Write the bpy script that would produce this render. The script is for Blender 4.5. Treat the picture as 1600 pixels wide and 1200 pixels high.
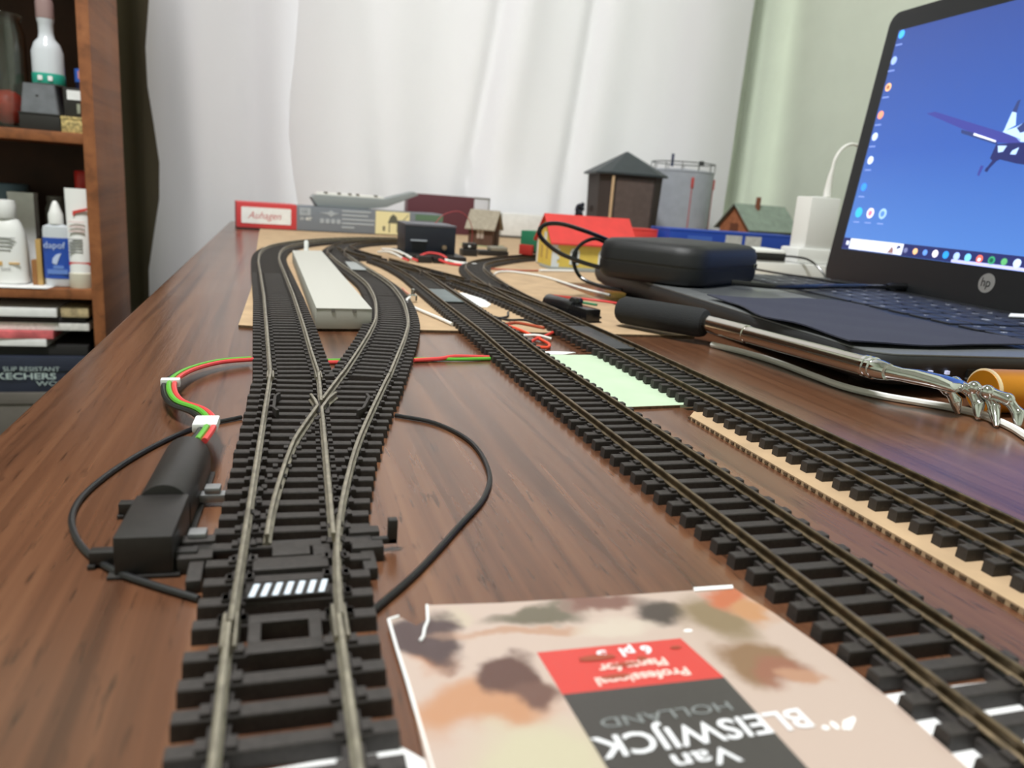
import bpy, bmesh, math, random
from math import sin, cos, pi, radians, sqrt, atan2
from mathutils import Vector, Matrix

# ---------------------------------------------------------------- scene reset
for o in list(bpy.data.objects):
    bpy.data.objects.remove(o, do_unlink=True)
random.seed(7)
SC = bpy.context.scene
COL = SC.collection
MM = 0.001

# ---------------------------------------------------------------- camera
PITCH, ROLL, YAW, EYE = radians(13.75), radians(4.25), radians(17.5), 75.2
def camera_axes():
    c, s, cp, sp, ca, sa = cos(ROLL), sin(ROLL), cos(PITCH), sin(PITCH), cos(YAW), sin(YAW)
    rows = [(c, s*sp, s*cp), (-s, c*sp, c*cp), (0, cp, -sp)]
    return [Vector((ca*x + sa*y, -sa*x + ca*y, z)) for x, y, z in rows]
right, up, fwd = camera_axes()
cam_data = bpy.data.cameras.new('camera')
cam = bpy.data.objects.new('camera', cam_data)
COL.objects.link(cam)
m = Matrix((right, up, -fwd)).transposed().to_4x4()
m.translation = Vector((0, 0, EYE*MM))
cam.matrix_world = m
cam_data.sensor_fit = 'HORIZONTAL'
cam_data.sensor_width = 36.0
cam_data.lens = 27.0
cam_data.clip_start = 0.005
cam_data.clip_end = 20
cam_data.dof.use_dof = True
cam_data.dof.focus_distance = 0.27
cam_data.dof.aperture_fstop = 20
SC.camera = cam

# ---------------------------------------------------------------- world, lamp, exposure
w = bpy.data.worlds.new('world')
SC.world = w
w.use_nodes = True
w.node_tree.nodes['Background'].inputs[0].default_value = (0.75, 0.85, 1.0, 1)
w.node_tree.nodes['Background'].inputs[1].default_value = 0.25
ld = bpy.data.lights.new('ceiling_lamp_light', 'AREA')
ld.shape = 'DISK'; ld.size = 0.36; ld.energy = 58
ld.color = (0.99, 1.0, 0.99)
wd = bpy.data.lights.new('curtain_fill_light', 'AREA')  # area light added behind the curtain to brighten the cloth
wd.shape = 'RECTANGLE'; wd.size = 0.68; wd.size_y = 1.7; wd.energy = 14.0; wd.color = (0.97, 0.97, 1.0)
curtain_fill = bpy.data.objects.new('curtain_fill_light', wd)
curtain_fill.location = (0.43, 1.532, 0.55); curtain_fill.rotation_euler = (radians(90), 0, 0)
COL.objects.link(curtain_fill)
lamp = bpy.data.objects.new('ceiling_lamp_light', ld)
lamp.location = (-0.30, 0.18, 1.70)
COL.objects.link(lamp)
vs = SC.view_settings
vs.view_transform = 'Standard'; vs.look = 'None'; vs.gamma = 1.0; vs.use_curve_mapping = False
vs.exposure = -0.42

# ---------------------------------------------------------------- materials
def lin(c):
    r = []
    for v in c:
        v /= 255.0
        r.append(v/12.92 if v <= 0.04045 else ((v+0.055)/1.055)**2.4)
    return (r[0], r[1], r[2], 1.0)
MATS = {}
def mat(name, rgb, rough=0.5, metal=0.0, var=0.0, scale=200.0, bump=0.0, bscale=400.0, stretch=(1,1,1),
        emit=0.0, spec=0.5, coat=0.0, trans=0.0, rgb2=None, alpha=1.0, sheen=0.0):
    if name in MATS: return MATS[name]
    M = bpy.data.materials.new(name); M.use_nodes = True
    nt = M.node_tree; b = nt.nodes['Principled BSDF']
    b.inputs['Base Color'].default_value = lin(rgb)
    b.inputs['Roughness'].default_value = rough
    b.inputs['Metallic'].default_value = metal
    b.inputs['Specular IOR Level'].default_value = spec
    b.inputs['Coat Weight'].default_value = coat
    b.inputs['Transmission Weight'].default_value = trans
    b.inputs['Sheen Weight'].default_value = sheen
    b.inputs['Alpha'].default_value = alpha
    if emit:
        b.inputs['Emission Color'].default_value = lin(rgb)
        b.inputs['Emission Strength'].default_value = emit
    if var or bump or rgb2:
        tc = nt.nodes.new('ShaderNodeTexCoord'); mp = nt.nodes.new('ShaderNodeMapping')
        mp.inputs['Scale'].default_value = stretch
        nt.links.new(tc.outputs['Object'], mp.inputs[0])
        if var or rgb2:
            n = nt.nodes.new('ShaderNodeTexNoise'); n.inputs['Scale'].default_value = scale
            n.inputs['Detail'].default_value = 5
            nt.links.new(mp.outputs[0], n.inputs['Vector'])
            cr = nt.nodes.new('ShaderNodeValToRGB')
            lo = lin([max(0, v*(1-var)) for v in rgb]); hi = lin([min(255, v*(1+var)) for v in rgb])
            if rgb2: hi = lin(rgb2)
            cr.color_ramp.elements[0].position = 0.32; cr.color_ramp.elements[0].color = lo
            cr.color_ramp.elements[1].position = 0.68; cr.color_ramp.elements[1].color = hi
            nt.links.new(n.outputs['Fac'], cr.inputs[0]); nt.links.new(cr.outputs[0], b.inputs['Base Color'])
        if bump:
            n2 = nt.nodes.new('ShaderNodeTexNoise'); n2.inputs['Scale'].default_value = bscale
            n2.inputs['Detail'].default_value = 4
            nt.links.new(mp.outputs[0], n2.inputs['Vector'])
            bp = nt.nodes.new('ShaderNodeBump'); bp.inputs['Strength'].default_value = bump
            bp.inputs['Distance'].default_value = 0.0006
            nt.links.new(n2.outputs['Fac'], bp.inputs['Height']); nt.links.new(bp.outputs[0], b.inputs['Normal'])
    MATS[name] = M
    return M

def wood_material(name, dark, mid, light, rough, pore=1.0, grain=(60, 2.2, 60), coat=0.0):
    M = bpy.data.materials.new(name); M.use_nodes = True
    nt = M.node_tree; b = nt.nodes['Principled BSDF']; L = nt.links.new
    tc = nt.nodes.new('ShaderNodeTexCoord')
    mp = nt.nodes.new('ShaderNodeMapping'); mp.inputs['Scale'].default_value = grain; L(tc.outputs['Object'], mp.inputs[0])
    n = nt.nodes.new('ShaderNodeTexNoise'); n.inputs['Scale'].default_value = 1.0; n.inputs['Detail'].default_value = 7
    n.inputs['Distortion'].default_value = 0.6; L(mp.outputs[0], n.inputs['Vector'])
    cr = nt.nodes.new('ShaderNodeValToRGB'); e = cr.color_ramp.elements
    e[0].position = 0.26; e[0].color = lin(dark); e[1].position = 0.78; e[1].color = lin(light)
    q = e.new(0.5); q.color = lin(mid)
    L(n.outputs['Fac'], cr.inputs[0])
    mp2 = nt.nodes.new('ShaderNodeMapping'); mp2.inputs['Scale'].default_value = (700, 75, 700); L(tc.outputs['Object'], mp2.inputs[0])
    n2 = nt.nodes.new('ShaderNodeTexNoise'); n2.inputs['Scale'].default_value = 1.0; n2.inputs['Detail'].default_value = 2
    L(mp2.outputs[0], n2.inputs['Vector'])
    r2 = nt.nodes.new('ShaderNodeMapRange'); r2.inputs[1].default_value = 0.60; r2.inputs[2].default_value = 0.74
    L(n2.outputs['Fac'], r2.inputs[0])
    mul = nt.nodes.new('ShaderNodeMath'); mul.operation = 'MULTIPLY'; mul.inputs[1].default_value = 0.65*pore
    L(r2.outputs[0], mul.inputs[0])
    mx = nt.nodes.new('ShaderNodeMix'); mx.data_type = 'RGBA'; mx.inputs[7].default_value = lin([v*0.45 for v in dark])
    L(mul.outputs[0], mx.inputs[0]); L(cr.outputs[0], mx.inputs[6]); L(mx.outputs[2], b.inputs['Base Color'])
    # gloss slightly uneven, like rubbed varnish
    n3 = nt.nodes.new('ShaderNodeTexNoise'); n3.inputs['Scale'].default_value = 14; L(tc.outputs['Object'], n3.inputs['Vector'])
    r3 = nt.nodes.new('ShaderNodeMapRange'); r3.inputs[3].default_value = rough*0.8; r3.inputs[4].default_value = rough*1.25
    L(n3.outputs['Fac'], r3.inputs[0]); L(r3.outputs[0], b.inputs['Roughness'])
    bp = nt.nodes.new('ShaderNodeBump'); bp.inputs['Strength'].default_value = 0.25; bp.inputs['Distance'].default_value = 0.0002
    L(n2.outputs['Fac'], bp.inputs['Height']); L(bp.outputs[0], b.inputs['Normal'])
    b.inputs['Coat Weight'].default_value = coat; b.inputs['Coat Roughness'].default_value = 0.22
    MATS[name] = M
    return M

TABLE = wood_material('desk varnished wood', (68, 43, 30), (98, 64, 45), (122, 84, 60), 0.24, grain=(190, 3.6, 190), coat=0.25)
SHELFW = wood_material('bookcase wood', (108, 62, 30), (138, 82, 44), (158, 98, 56), 0.6, pore=0.4)
SLEEPER = mat('sleeper black plastic', (50, 45, 43), 0.62, var=0.12, scale=900, bump=0.2, bscale=2500)
RAIL_A = mat('nickel silver rail', (166, 159, 144), 0.42, 0.85, var=0.12, scale=300)
RAIL_B = mat('tarnished rail', (112, 98, 78), 0.42, 0.8, var=0.18, scale=300)
BLACKP = mat('black plastic', (38, 35, 34), 0.45, var=0.08, scale=500)
BLACKG = mat('glossy black plastic', (24, 24, 26), 0.22)
STEEL = mat('polished steel', (205, 200, 192), 0.16, 1.0)
CHROME = mat('chrome', (225, 225, 225), 0.08, 1.0)
WHITE = mat('white plastic', (236, 236, 234), 0.4)
PAPER = mat('white paper', (240, 240, 240), 0.7, var=0.02, scale=100)
CARD = mat('brown cardboard', (182, 154, 122), 0.85, var=0.05, scale=60, bump=0.1, bscale=900)
CARDEDGE = mat('fluted cardboard edge', (92, 72, 52), 0.9, var=0.25, scale=900)
RED = mat('red wire', (222, 70, 70), 0.4)
GREEN = mat('green wire', (92, 172, 52), 0.4)
BLACKW = mat('black wire', (30, 30, 31), 0.4)
WHITEW = mat('white cable', (236, 234, 230), 0.4)
ORANGEW = mat('orange wire', (226, 74, 42), 0.4)
WALLM = mat('sage wall paint', (214, 221, 206), 0.85, var=0.01, scale=20)

# ---------------------------------------------------------------- mesh builder (everything in millimetres)
class MB:
    def __init__(self, off=(0, 0, 0)):
        self.v = []; self.f = []; self.off = off
    def add(self, vs, fs):
        n = len(self.v)
        self.v += [tuple(p) for p in vs]; self.f += [tuple(i+n for i in f) for f in fs]; return self
    def box(self, x0, x1, y0, y1, z0, z1):
        vs = [(x0,y0,z0),(x1,y0,z0),(x1,y1,z0),(x0,y1,z0),(x0,y0,z1),(x1,y0,z1),(x1,y1,z1),(x0,y1,z1)]
        return self.add(vs, [(3,2,1,0),(4,5,6,7),(0,1,5,4),(1,2,6,5),(2,3,7,6),(3,0,4,7)])
    def obox(self, c, s, ang=0.0):
        a = radians(ang); vs = []
        for z in (-1, 1):
            for x, y in ((-1,-1),(1,-1),(1,1),(-1,1)):
                px, py = x*s[0]/2, y*s[1]/2
                vs.append((c[0]+px*cos(a)-py*sin(a), c[1]+px*sin(a)+py*cos(a), c[2]+z*s[2]/2))
        return self.add(vs, [(3,2,1,0),(4,5,6,7),(0,1,5,4),(1,2,6,5),(2,3,7,6),(3,0,4,7)])
    def loft(self, rings, cap=True, closed=True):
        n = len(rings[0]); vs = [p for r in rings for p in r]; fs = []
        for i in range(len(rings)-1):
            for j in range(n if closed else n-1):
                k = (j+1) % n
                fs.append((i*n+j, i*n+k, (i+1)*n+k, (i+1)*n+j))
        if cap:
            fs.append(tuple(range(n-1, -1, -1))); fs.append(tuple((len(rings)-1)*n+j for j in range(n)))
        return self.add(vs, fs)
    def prism(self, poly, z0, z1):
        return self.loft([[(x, y, z0) for x, y in poly], [(x, y, z1) for x, y in poly]])
    def prism_x(self, poly, x0, x1):      # poly in (y, z)
        return self.loft([[(x0, y, z) for y, z in poly], [(x1, y, z) for y, z in poly]])
    def prism_y(self, poly, y0, y1):      # poly in (x, z)
        return self.loft([[(x, y1, z) for x, z in poly], [(x, y0, z) for x, z in poly]])
    def tube(self, pts, r, n=8, cap=True):
        P = [Vector(p) for p in pts]; rr = r if isinstance(r, (list, tuple)) else [r]*len(P)
        rings = []; nrm = None
        for i, p in enumerate(P):
            t = (P[min(i+1, len(P)-1)] - P[max(i-1, 0)]).normalized()
            if nrm is None:
                a = Vector((0, 0, 1)) if abs(t.z) < 0.9 else Vector((1, 0, 0))
                nrm = (a - t*a.dot(t)).normalized()
            else:
                nrm = (nrm - t*nrm.dot(t)); nrm = nrm.normalized()
            b = t.cross(nrm)
            rings.append([tuple(p + (nrm*cos(2*pi*k/n) + b*sin(2*pi*k/n))*rr[i]) for k in range(n)])
        return self.loft(rings, cap)
    def lathe(self, prof, cx, cy, n=24, cz=0):
        return self.loft([[(cx+r*cos(2*pi*k/n), cy+r*sin(2*pi*k/n), cz+z) for k in range(n)] for r, z in prof])
    def cyl(self, cx, cy, z0, z1, r, n=20):
        return self.lathe([(r, z0), (r, z1)], cx, cy, n)
    def ball(self, c, r, n=12, m=8, sc=(1,1,1)):
        return self.loft([[(c[0]+sc[0]*r*sin(pi*i/m)*cos(2*pi*k/n), c[1]+sc[1]*r*sin(pi*i/m)*sin(2*pi*k/n), c[2]-sc[2]*r*cos(pi*i/m))
                           for k in range(n)] for i in [0.12]+list(range(1, m))+[m-0.12]])
    def mesh(self, name, bevel=0.0, segs=2, weld=False):
        me = bpy.data.meshes.new(name)
        o = self.off
        me.from_pydata([((x-o[0])*MM, (y-o[1])*MM, (z-o[2])*MM) for x, y, z in self.v], [], self.f)
        bm = bmesh.new(); bm.from_mesh(me)
        if weld: bmesh.ops.remove_doubles(bm, verts=bm.verts, dist=1e-6)
        bmesh.ops.recalc_face_normals(bm, faces=bm.faces)
        if bevel:
            ed = [e for e in bm.edges if len(e.link_faces) == 2 and e.calc_face_angle(0) > 0.5]
            bmesh.ops.bevel(bm, geom=ed, offset=bevel*MM, segments=segs, affect='EDGES', profile=0.6, clamp_overlap=True)
        bm.to_mesh(me); bm.free()
        return me
    def build(self, name, material, parent=None, smooth=True, bevel=0.0, segs=2, angle=40, weld=False):
        me = self.mesh(name, bevel, segs, weld)
        me.materials.append(material)
        if smooth:
            for p in me.polygons: p.use_smooth = True
            me.set_sharp_from_angle(angle=radians(angle))
        ob = bpy.data.objects.new(name, me); COL.objects.link(ob)
        if parent is not None: ob.parent = parent
        return ob

def thing(name, label, cat, loc=(0, 0, 0), rz=0.0, group=None):
    o = bpy.data.objects.new(name, None); COL.objects.link(o)
    o.empty_display_size = 0.01
    o.location = (loc[0]*MM, loc[1]*MM, loc[2]*MM); o.rotation_euler = (0, 0, radians(rz))
    o['label'] = label; o['category'] = cat
    if group: o['group'] = group
    return o
def tag(o, label, cat, group=None, kind=None):
    o['label'] = label; o['category'] = cat
    if group: o['group'] = group
    if kind: o['kind'] = kind
    return o
def struct(o):
    o['kind'] = 'structure'; return o
def solo(mb, name, material, label, cat, smooth=True, bevel=0.0, group=None, kind=None, angle=40, segs=2):
    """one-mesh thing: origin moved to the middle of its base"""
    xs = [p[0] for p in mb.v]; ys = [p[1] for p in mb.v]; zs = [p[2] for p in mb.v]
    c = ((min(xs)+max(xs))/2, (min(ys)+max(ys))/2, min(zs))
    mb.off = c
    o = mb.build(name, material, None, smooth, bevel, segs, angle)
    o.location = (c[0]*MM, c[1]*MM, c[2]*MM)
    return tag(o, label, cat, group, kind)
def inst(name, me, parent, loc, rz=0.0, scale=None):
    o = bpy.data.objects.new(name, me); COL.objects.link(o); o.parent = parent
    o.location = (loc[0]*MM, loc[1]*MM, loc[2]*MM); o.rotation_euler = (0, 0, rz)
    if scale: o.scale = scale
    return o
def rrect(cx, cy, w, d, r, ang=0.0, seg=5):
    a = radians(ang); P = []
    for k, (sx, sy) in enumerate(((1,1),(-1,1),(-1,-1),(1,-1))):
        for i in range(seg+1):
            t = radians(90*k + 90*i/seg)
            x = sx*(w/2-r) + r*cos(t); y = sy*(d/2-r) + r*sin(t)
            P.append((cx + x*cos(a) - y*sin(a), cy + x*sin(a) + y*cos(a)))
    return P
def spline(pts, step=7.0, closed=False):
    """Catmull-Rom through the points (any dimension), resampled at about equal steps"""
    P = [Vector(p) for p in pts]; out = []
    n = len(P)
    for i in range(n-1):
        p0 = P[i-1] if i > 0 else P[0]*2 - P[1]
        p1, p2 = P[i], P[i+1]
        p3 = P[i+2] if i+2 < n else P[-1]*2 - P[-2]
        k = max(2, int((p2-p1).length/step*3))
        for j in range(k):
            t = j/k
            out.append(0.5*((2*p1) + (p2-p0)*t + (2*p0-5*p1+4*p2-p3)*t*t + (3*p1-p0-3*p2+p3)*t**3))
    out.append(P[-1])
    # resample
    d = [0.0]
    for a, b in zip(out[:-1], out[1:]): d.append(d[-1] + (b-a).length)
    m = max(1, round(d[-1]/step)); res = []; j = 0
    for i in range(m+1):
        s = d[-1]*i/m
        while j < len(d)-2 and d[j+1] < s: j += 1
        seg = d[j+1]-d[j]; t = 0 if seg == 0 else (s-d[j])/seg
        res.append(out[j].lerp(out[j+1], min(1, t)))
    return res
def text_mesh(name, body, size, material, parent, loc, rot, align='LEFT', depth=0.05, sx=1.0, bold=0.0, shear=0.0):
    cu = bpy.data.curves.new(name, 'FONT'); cu.body = body; cu.size = size*MM; cu.align_x = align
    cu.shear = shear; cu.extrude = depth*MM/2; cu.offset = bold*MM; cu.resolution_u = 3
    t = bpy.data.objects.new(name, cu); COL.objects.link(t)
    bpy.context.view_layer.update()
    me = bpy.data.meshes.new_from_object(t.evaluated_get(bpy.context.evaluated_depsgraph_get()))
    bpy.data.objects.remove(t, do_unlink=True)
    me.materials.clear(); me.materials.append(material)
    o = bpy.data.objects.new(name, me); COL.objects.link(o); o.parent = parent
    o.location = (loc[0]*MM, loc[1]*MM, loc[2]*MM); o.rotation_euler = rot; o.scale = (sx, 1, 1)
    return o

# ================================================================ THE ROOM
X0, X1, Y0, Y1, Z0, Z1 = -1900, 965, -1500, 1545, -750, 1950
FLOORM = mat('grey floor tile', (120, 112, 104), 0.5, var=0.05, scale=6)
CEILM = mat('white ceiling paint', (235, 235, 230), 0.9)
struct(MB().box(X0-60, X1+60, Y0-60, Y1+60, Z0-60, Z0).build('floor', FLOORM, smooth=False))
struct(MB().box(X0-60, X1+60, Y0-60, Y1+60, Z1, Z1+60).build('ceiling', CEILM, smooth=False))
struct(MB().box(X0-60, X1+60, Y1, Y1+60, Z0, Z1).build('wall_back', WALLM, smooth=False))
struct(MB().box(X0-60, X1+60, Y0-60, Y0, Z0, Z1).build('wall_front', WALLM, smooth=False))
struct(MB().box(X1, X1+60, Y0, Y1, Z0, Z1).build('wall_right', WALLM, smooth=False))
struct(MB().box(X0-60, X0, Y0, Y1, Z0, Z1).build('wall_left', WALLM, smooth=False))

# ---------------------------------------------------------------- desk
desk = thing('desk', 'long dark brown varnished wooden desk carrying the model railway and the laptop', 'desk', (420, 490, Z0))
D = (420, 490, Z0)
MB(D).prism(rrect(422.5, 490, 995, 1820, 14), -28, 0).build('desktop', TABLE, desk, bevel=1.6, segs=3)
for sx, sy in ((-30, -360), (870, -360), (-30, 1340), (870, 1340)):
    MB(D).box(sx-25, sx+25, sy-25, sy+25, Z0, -28).build('leg', TABLE, desk, bevel=2)

# ---------------------------------------------------------------- window behind the curtain
WF = mat('window frame paint', (230, 230, 226), 0.5)
mb = MB()
for a in ((50, 810, -340, -300), (50, 810, 1420, 1460), (50, 85, -300, 1420), (775, 810, -300, 1420), (415, 445, -300, 1420)):
    mb.box(a[0], a[1], 1538, 1546, a[2], a[3])
struct(mb.build('window_1', WF, smooth=False))
# ---------------------------------------------------------------- curtains
def curtain_cloth():
    M = bpy.data.materials.new('white curtain cloth'); M.use_nodes = True
    nt = M.node_tree; nt.nodes.remove(nt.nodes['Principled BSDF'])
    d = nt.nodes.new('ShaderNodeBsdfDiffuse'); d.inputs[0].default_value = lin((241, 239, 243))
    tr = nt.nodes.new('ShaderNodeBsdfTranslucent'); tr.inputs[0].default_value = lin((240, 238, 242))
    mx = nt.nodes.new('ShaderNodeMixShader'); mx.inputs[0].default_value = 0.3
    n = nt.nodes.new('ShaderNodeTexNoise'); n.inputs['Scale'].default_value = 1500
    b = nt.nodes.new('ShaderNodeBump'); b.inputs['Strength'].default_value = 0.06; b.inputs['Distance'].default_value = 0.0005
    L = nt.links.new
    L(n.outputs['Fac'], b.inputs['Height']); L(b.outputs[0], d.inputs['Normal'])
    L(d.outputs[0], mx.inputs[1]); L(tr.outputs[0], mx.inputs[2]); L(mx.outputs[0], nt.nodes['Material Output'].inputs[0])
    return M
CURT = curtain_cloth()
DRAPE = mat('olive brown drape cloth', (112, 108, 84), 0.9, rgb2=(88, 72, 56), scale=14, stretch=(1, 1, 0.05), sheen=0.1)
def curtain(name, x_left, x_right, yfun, material, label, nx=150, nz=40, z0=-640, z1=1780, t=1.2):
    rings = []
    g = []
    for i in range(nz+1):
        z = z0 + (z1-z0)*i/nz
        xl, xr = x_left(z), x_right(z)
        g.append([(xl + (xr-xl)*j/nx, z) for j in range(nx+1)])
    mb = MB(); vs = []; fs = []; n = nx+1
    for side in (0, 1):
        for row in g:
            for x, z in row: vs.append((x, yfun(x, z) + side*t, z))
    N = n*(nz+1)
    for i in range(nz):
        for j in range(nx):
            a = i*n+j; q = (a, a+1, a+n+1, a+n)
            fs.append(q); fs.append(tuple(N+k for k in reversed(q)))
    for i in range(nz):
        for j in (0, nx):
            a = i*n+j; fs.append((a, a+n, a+n+N, a+N))
    for j in range(nx):
        for i in (0, nz):
            a = i*n+j; fs.append((a, a+1, a+1+N, a+N))
    mb.add(vs, fs)
    return solo(mb, name, material, label, 'curtain', angle=80)
def G(x, c, s): return math.exp(-((x-c)/s)**2)
def fold_a(x, z):
    k = z/300.0
    return 1466 - 10*sin(x/24.0 + 0.5*sin(k*1.3)) - 3*sin(x/11.0+1.3+k*0.7) - 5*G(x, -120+6*k, 25)
def fold_b(x, z):
    k = z/300.0
    d = x - (30 - 6*k)
    return (1424 + -7*math.exp(-d/22.0) - 11*sin(x/58.0 + 0.35*k) - 6*sin(x/31.0 - 0.5*k + 2)
            + 24*G(x, 330 + 38*k, 18) - 9*G(x, 372 + 40*k, 30)
            + 20*G(x, 520 + 30*k, 18) - 7*G(x, 566+30*k, 34)
            + 9*G(x, 190 - 30*k, 26) + 10*G(x, 720+10*k, 30))
curtain('curtain', lambda z: -203 + 9*sin(z/58.0+0.6) + 5*sin(z/130.0), lambda z: 44, fold_a, CURT,
        'narrow white curtain panel with close folds beside the wooden bookcase', nx=110)
curtain('curtain', lambda z: 30 - 14*G(z, 170, 110) + 8*G(z, 20, 60) + z*0.012, lambda z: 872 + z*0.03, fold_b, CURT,
        'wide white curtain panel hanging behind the model buildings', nx=260)
curtain('drape', lambda z: -345, lambda z: -120, lambda x, z: 1508 - 6*sin(x/17.0) - 3*sin(x/7.0+1), DRAPE,
        'olive brown drape behind the white curtain next to the bookcase', nx=60, nz=8)
curtain('drape', lambda z: 800, lambda z: 886+z*0.03, lambda x, z: 1508 - 6*sin(x/15.0), DRAPE,
        'olive brown drape edge showing past the right end of the white curtain', nx=30, nz=8)

# ---------------------------------------------------------------- bookcase
BL = (-590, 1192, Z0)
bc = thing('bookcase', 'brown wooden bookcase with open shelves left of the desk', 'bookcase', BL)
DARKW = mat('bookcase back panel', (66, 42, 30), 0.7, var=0.15, scale=20)
for x in (-960, -229):
    MB(BL).box(x, x+14, 1100, 1285, Z0, 640).build('side_panel', SHELFW, bc, bevel=0.8)
MB(BL).box(-946, -229, 1279, 1285, Z0, 640).build('back_panel', DARKW, bc, smooth=False)
for z in (111, -82, -292, -500, -720, 350, 640):
    MB(BL).box(-946, -229, 1101, 1279, z-12.5, z).build('shelf', SHELFW, bc, bevel=0.8)

# upper shelf things
def lathe_thing(name, prof, x, y, z, material, label, cat, n=28, sq=1.0):
    t = thing(name, label, cat, (x, y, z))
    return t
VASE = mat('clear glass', (235, 240, 240), 0.03, trans=1.0)
t = thing('glass_jar', 'clear glass jar at the left end of the upper shelf', 'jar', (-318, 1140, 111.2))
MB().lathe([(20, 0), (24, 1), (24, 110), (20, 122), (20, 128), (17.6, 128), (17.6, 121), (21.6, 109), (21.6, 4), (18, 3)], 0, 0, 32).build('jar_wall', VASE, t)
MB().lathe([(20.8, 126), (21.5, 128), (21.5, 131), (20.8, 132)], 0, 0, 32).build('rim', VASE, t)
solo(MB().ball((-318, 1140, 136), 20.5, 20, 14), 'red_ball', mat('red glazed ball', (196, 62, 44), 0.25, var=0.1, scale=60),
     'glossy red ball inside the glass jar', 'ball')
t = thing('black_box', 'low black box under the grey tin on the upper shelf', 'box', (-276, 1128, 111))
MB().box(-22, 22, -22, 22, 0, 18).build('box_body', BLACKP, t, bevel=1)
MB().box(-22.6, 22.6, -22.6, 22.6, 18, 20).build('lid', BLACKP, t, bevel=0.6)
t = thing('grey_tin', 'dull grey tapered tin under the clear bottle', 'tin', (-276, 1128, 131))
GTIN = mat('grey brushed tin', (118, 120, 126), 0.45, 0.3, var=0.06, scale=80)
MB().loft([[(x*s, y*s, z) for x, y in rrect(0, 0, 42, 40, 4)] for s, z in ((1, 0), (1.0, 2), (0.84, 32), (0.84, 34))]).build('tin_body', GTIN, t)
MB().box(-4, 0, -20.4, -19.2, 16, 27).build('clasp', BLACKP, t, bevel=0.5).rotation_euler = (radians(-7), 0, 0)
t = thing('bottle', 'translucent white bottle with a teal band standing on the grey tin', 'bottle', (-268, 1128, 165.2))
CLR = mat('milky bottle plastic', (206, 210, 216), 0.15, spec=0.6)
MB().lathe([(16, 0), (17.5, 1.5), (17.5, 38), (14, 48), (9, 54), (8.2, 60), (8.4, 70), (9.6, 74), (9.6, 76)], 0, 0, 32).build('bottle_body', CLR, t)
MB().lathe([(17.9, 1), (18.1, 1.5), (18.1, 12.5), (17.9, 13)], 0, 0, 32).build('band', mat('teal label', (40, 158, 136), 0.4), t)
for a in (-1, 1):
    MB().prism_y(rrect(a*5.4, 7, 5, 5.5, 1), -18.6, -16).build('window_mark', PAPER, t)
MB().lathe([(9.9, 76), (9.9, 94), (8.5, 98), (4, 99)], 0, 0, 24).build('cap', mat('pinkish clear cap', (150, 124, 122), 0.3), t)
t = thing('gold_box', 'small gold textured box at the right end of the upper shelf', 'box', (-241.5, 1122, 111))
GOLD = mat('gold textured card', (186, 164, 112), 0.4, 0.35, var=0.3, scale=250, bump=0.5, bscale=600)
MB().box(-11.5, 11.5, -16, 16, 0, 15).build('box_body', GOLD, t, bevel=0.6)
MB().box(-11.9, 11.9, -16.4, 16.4, 15, 19).build('lid', GOLD, t, bevel=0.6)
t = thing('charger_brick', 'small black brick with a white sticker on the gold box', 'adapter', (-240, 1124, 130.1))
MB().box(-10.5, 10.5, -12, 12, 0, 34).build('body', BLACKP, t, bevel=1.5)
MB().box(-6, 9, -12.5, -11.8, 20, 31).build('sticker', PAPER, t, smooth=False)
MB().box(4, 8, -13, -11.8, 4, 16).build('prong', STEEL, t, bevel=0.4)
t = thing('blue_tube', 'small navy tube with a blue and pink printed top', 'tube', (-238, 1160, 111))
MB().cyl(0, 0, 0, 64, 8).build('tube_body', mat('navy plastic', (28, 34, 62), 0.4), t)
MB().cyl(0, 0, 64, 80, 8.6).build('cap', mat('blue cap', (64, 112, 206), 0.35), t)
MB().box(-3, 7, -9, -8, 68, 77).build('print', mat('pink print', (222, 150, 150), 0.5), t)

# lower shelf things
t = thing('white_paper_sheet', 'loose white sheet of paper lying on the middle shelf', 'paper', (-310, 1145, -82))
MB().prism([(-32, -45), (30, -45), (42, 10), (36, 30), (-32, 30)], 0, 0.6).build('sheet', PAPER, t, smooth=False)
MB().prism([(-32, -43), (26, -43), (40, 12), (30, 30), (-32, 30)], 0.6, 1.2).build('sheet', PAPER, t, smooth=False)
t = thing('white_bottle', 'white round-shouldered plastic bottle on the middle shelf', 'bottle', (-330, 1135, -80.6))
MB().loft([[(x, y*0.7, z) for x, y in rrect(0, 0, w, w, w*0.42)] for w, z in ((40, 0), (46, 2), (47, 12), (46, 40), (42, 66), (33, 78), (26, 82))]).build('bottle_body', WHITE, t)
MB().lathe([(13, 82), (13.6, 83), (13.6, 98), (12, 104), (6, 105)], 0, 0, 24).build('cap', WHITE, t)
PRINT = mat('grey print', (150, 150, 150), 0.6); GOLDP = mat('gold print', (212, 170, 106), 0.5)
for k in range(4):
    MB().box(-6, 14-k*2, -17.0, -15.6, 58-k*5, 59.2-k*5).build('print_line', PRINT, t, smooth=False)
MB().box(-14, -2, -17.2, -15.6, 24, 29).build('emblem', GOLDP, t, smooth=False)
MB().box(5, 17, -17.2, -15.0, 26, 28).build('emblem', GOLDP, t, smooth=False)
text_mesh('lettering', 'BASE', 5, PRINT, t, (-4, -17.3, 18), (radians(90), 0, 0))
t = thing('white_carton', 'tall plain white carton behind the white bottle', 'carton', (-322, 1185, -82))
MB().box(-15, 15, -10, 10, 0, 114).build('carton_body', PAPER, t, smooth=False)
MB().box(-15.3, 15.3, -10.3, 10.3, 110, 115).build('flap', PAPER, t, smooth=False)
t = thing('canister', 'blue grey lidded canister at the back of the middle shelf', 'canister', (-352, 1232, -82))
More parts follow.
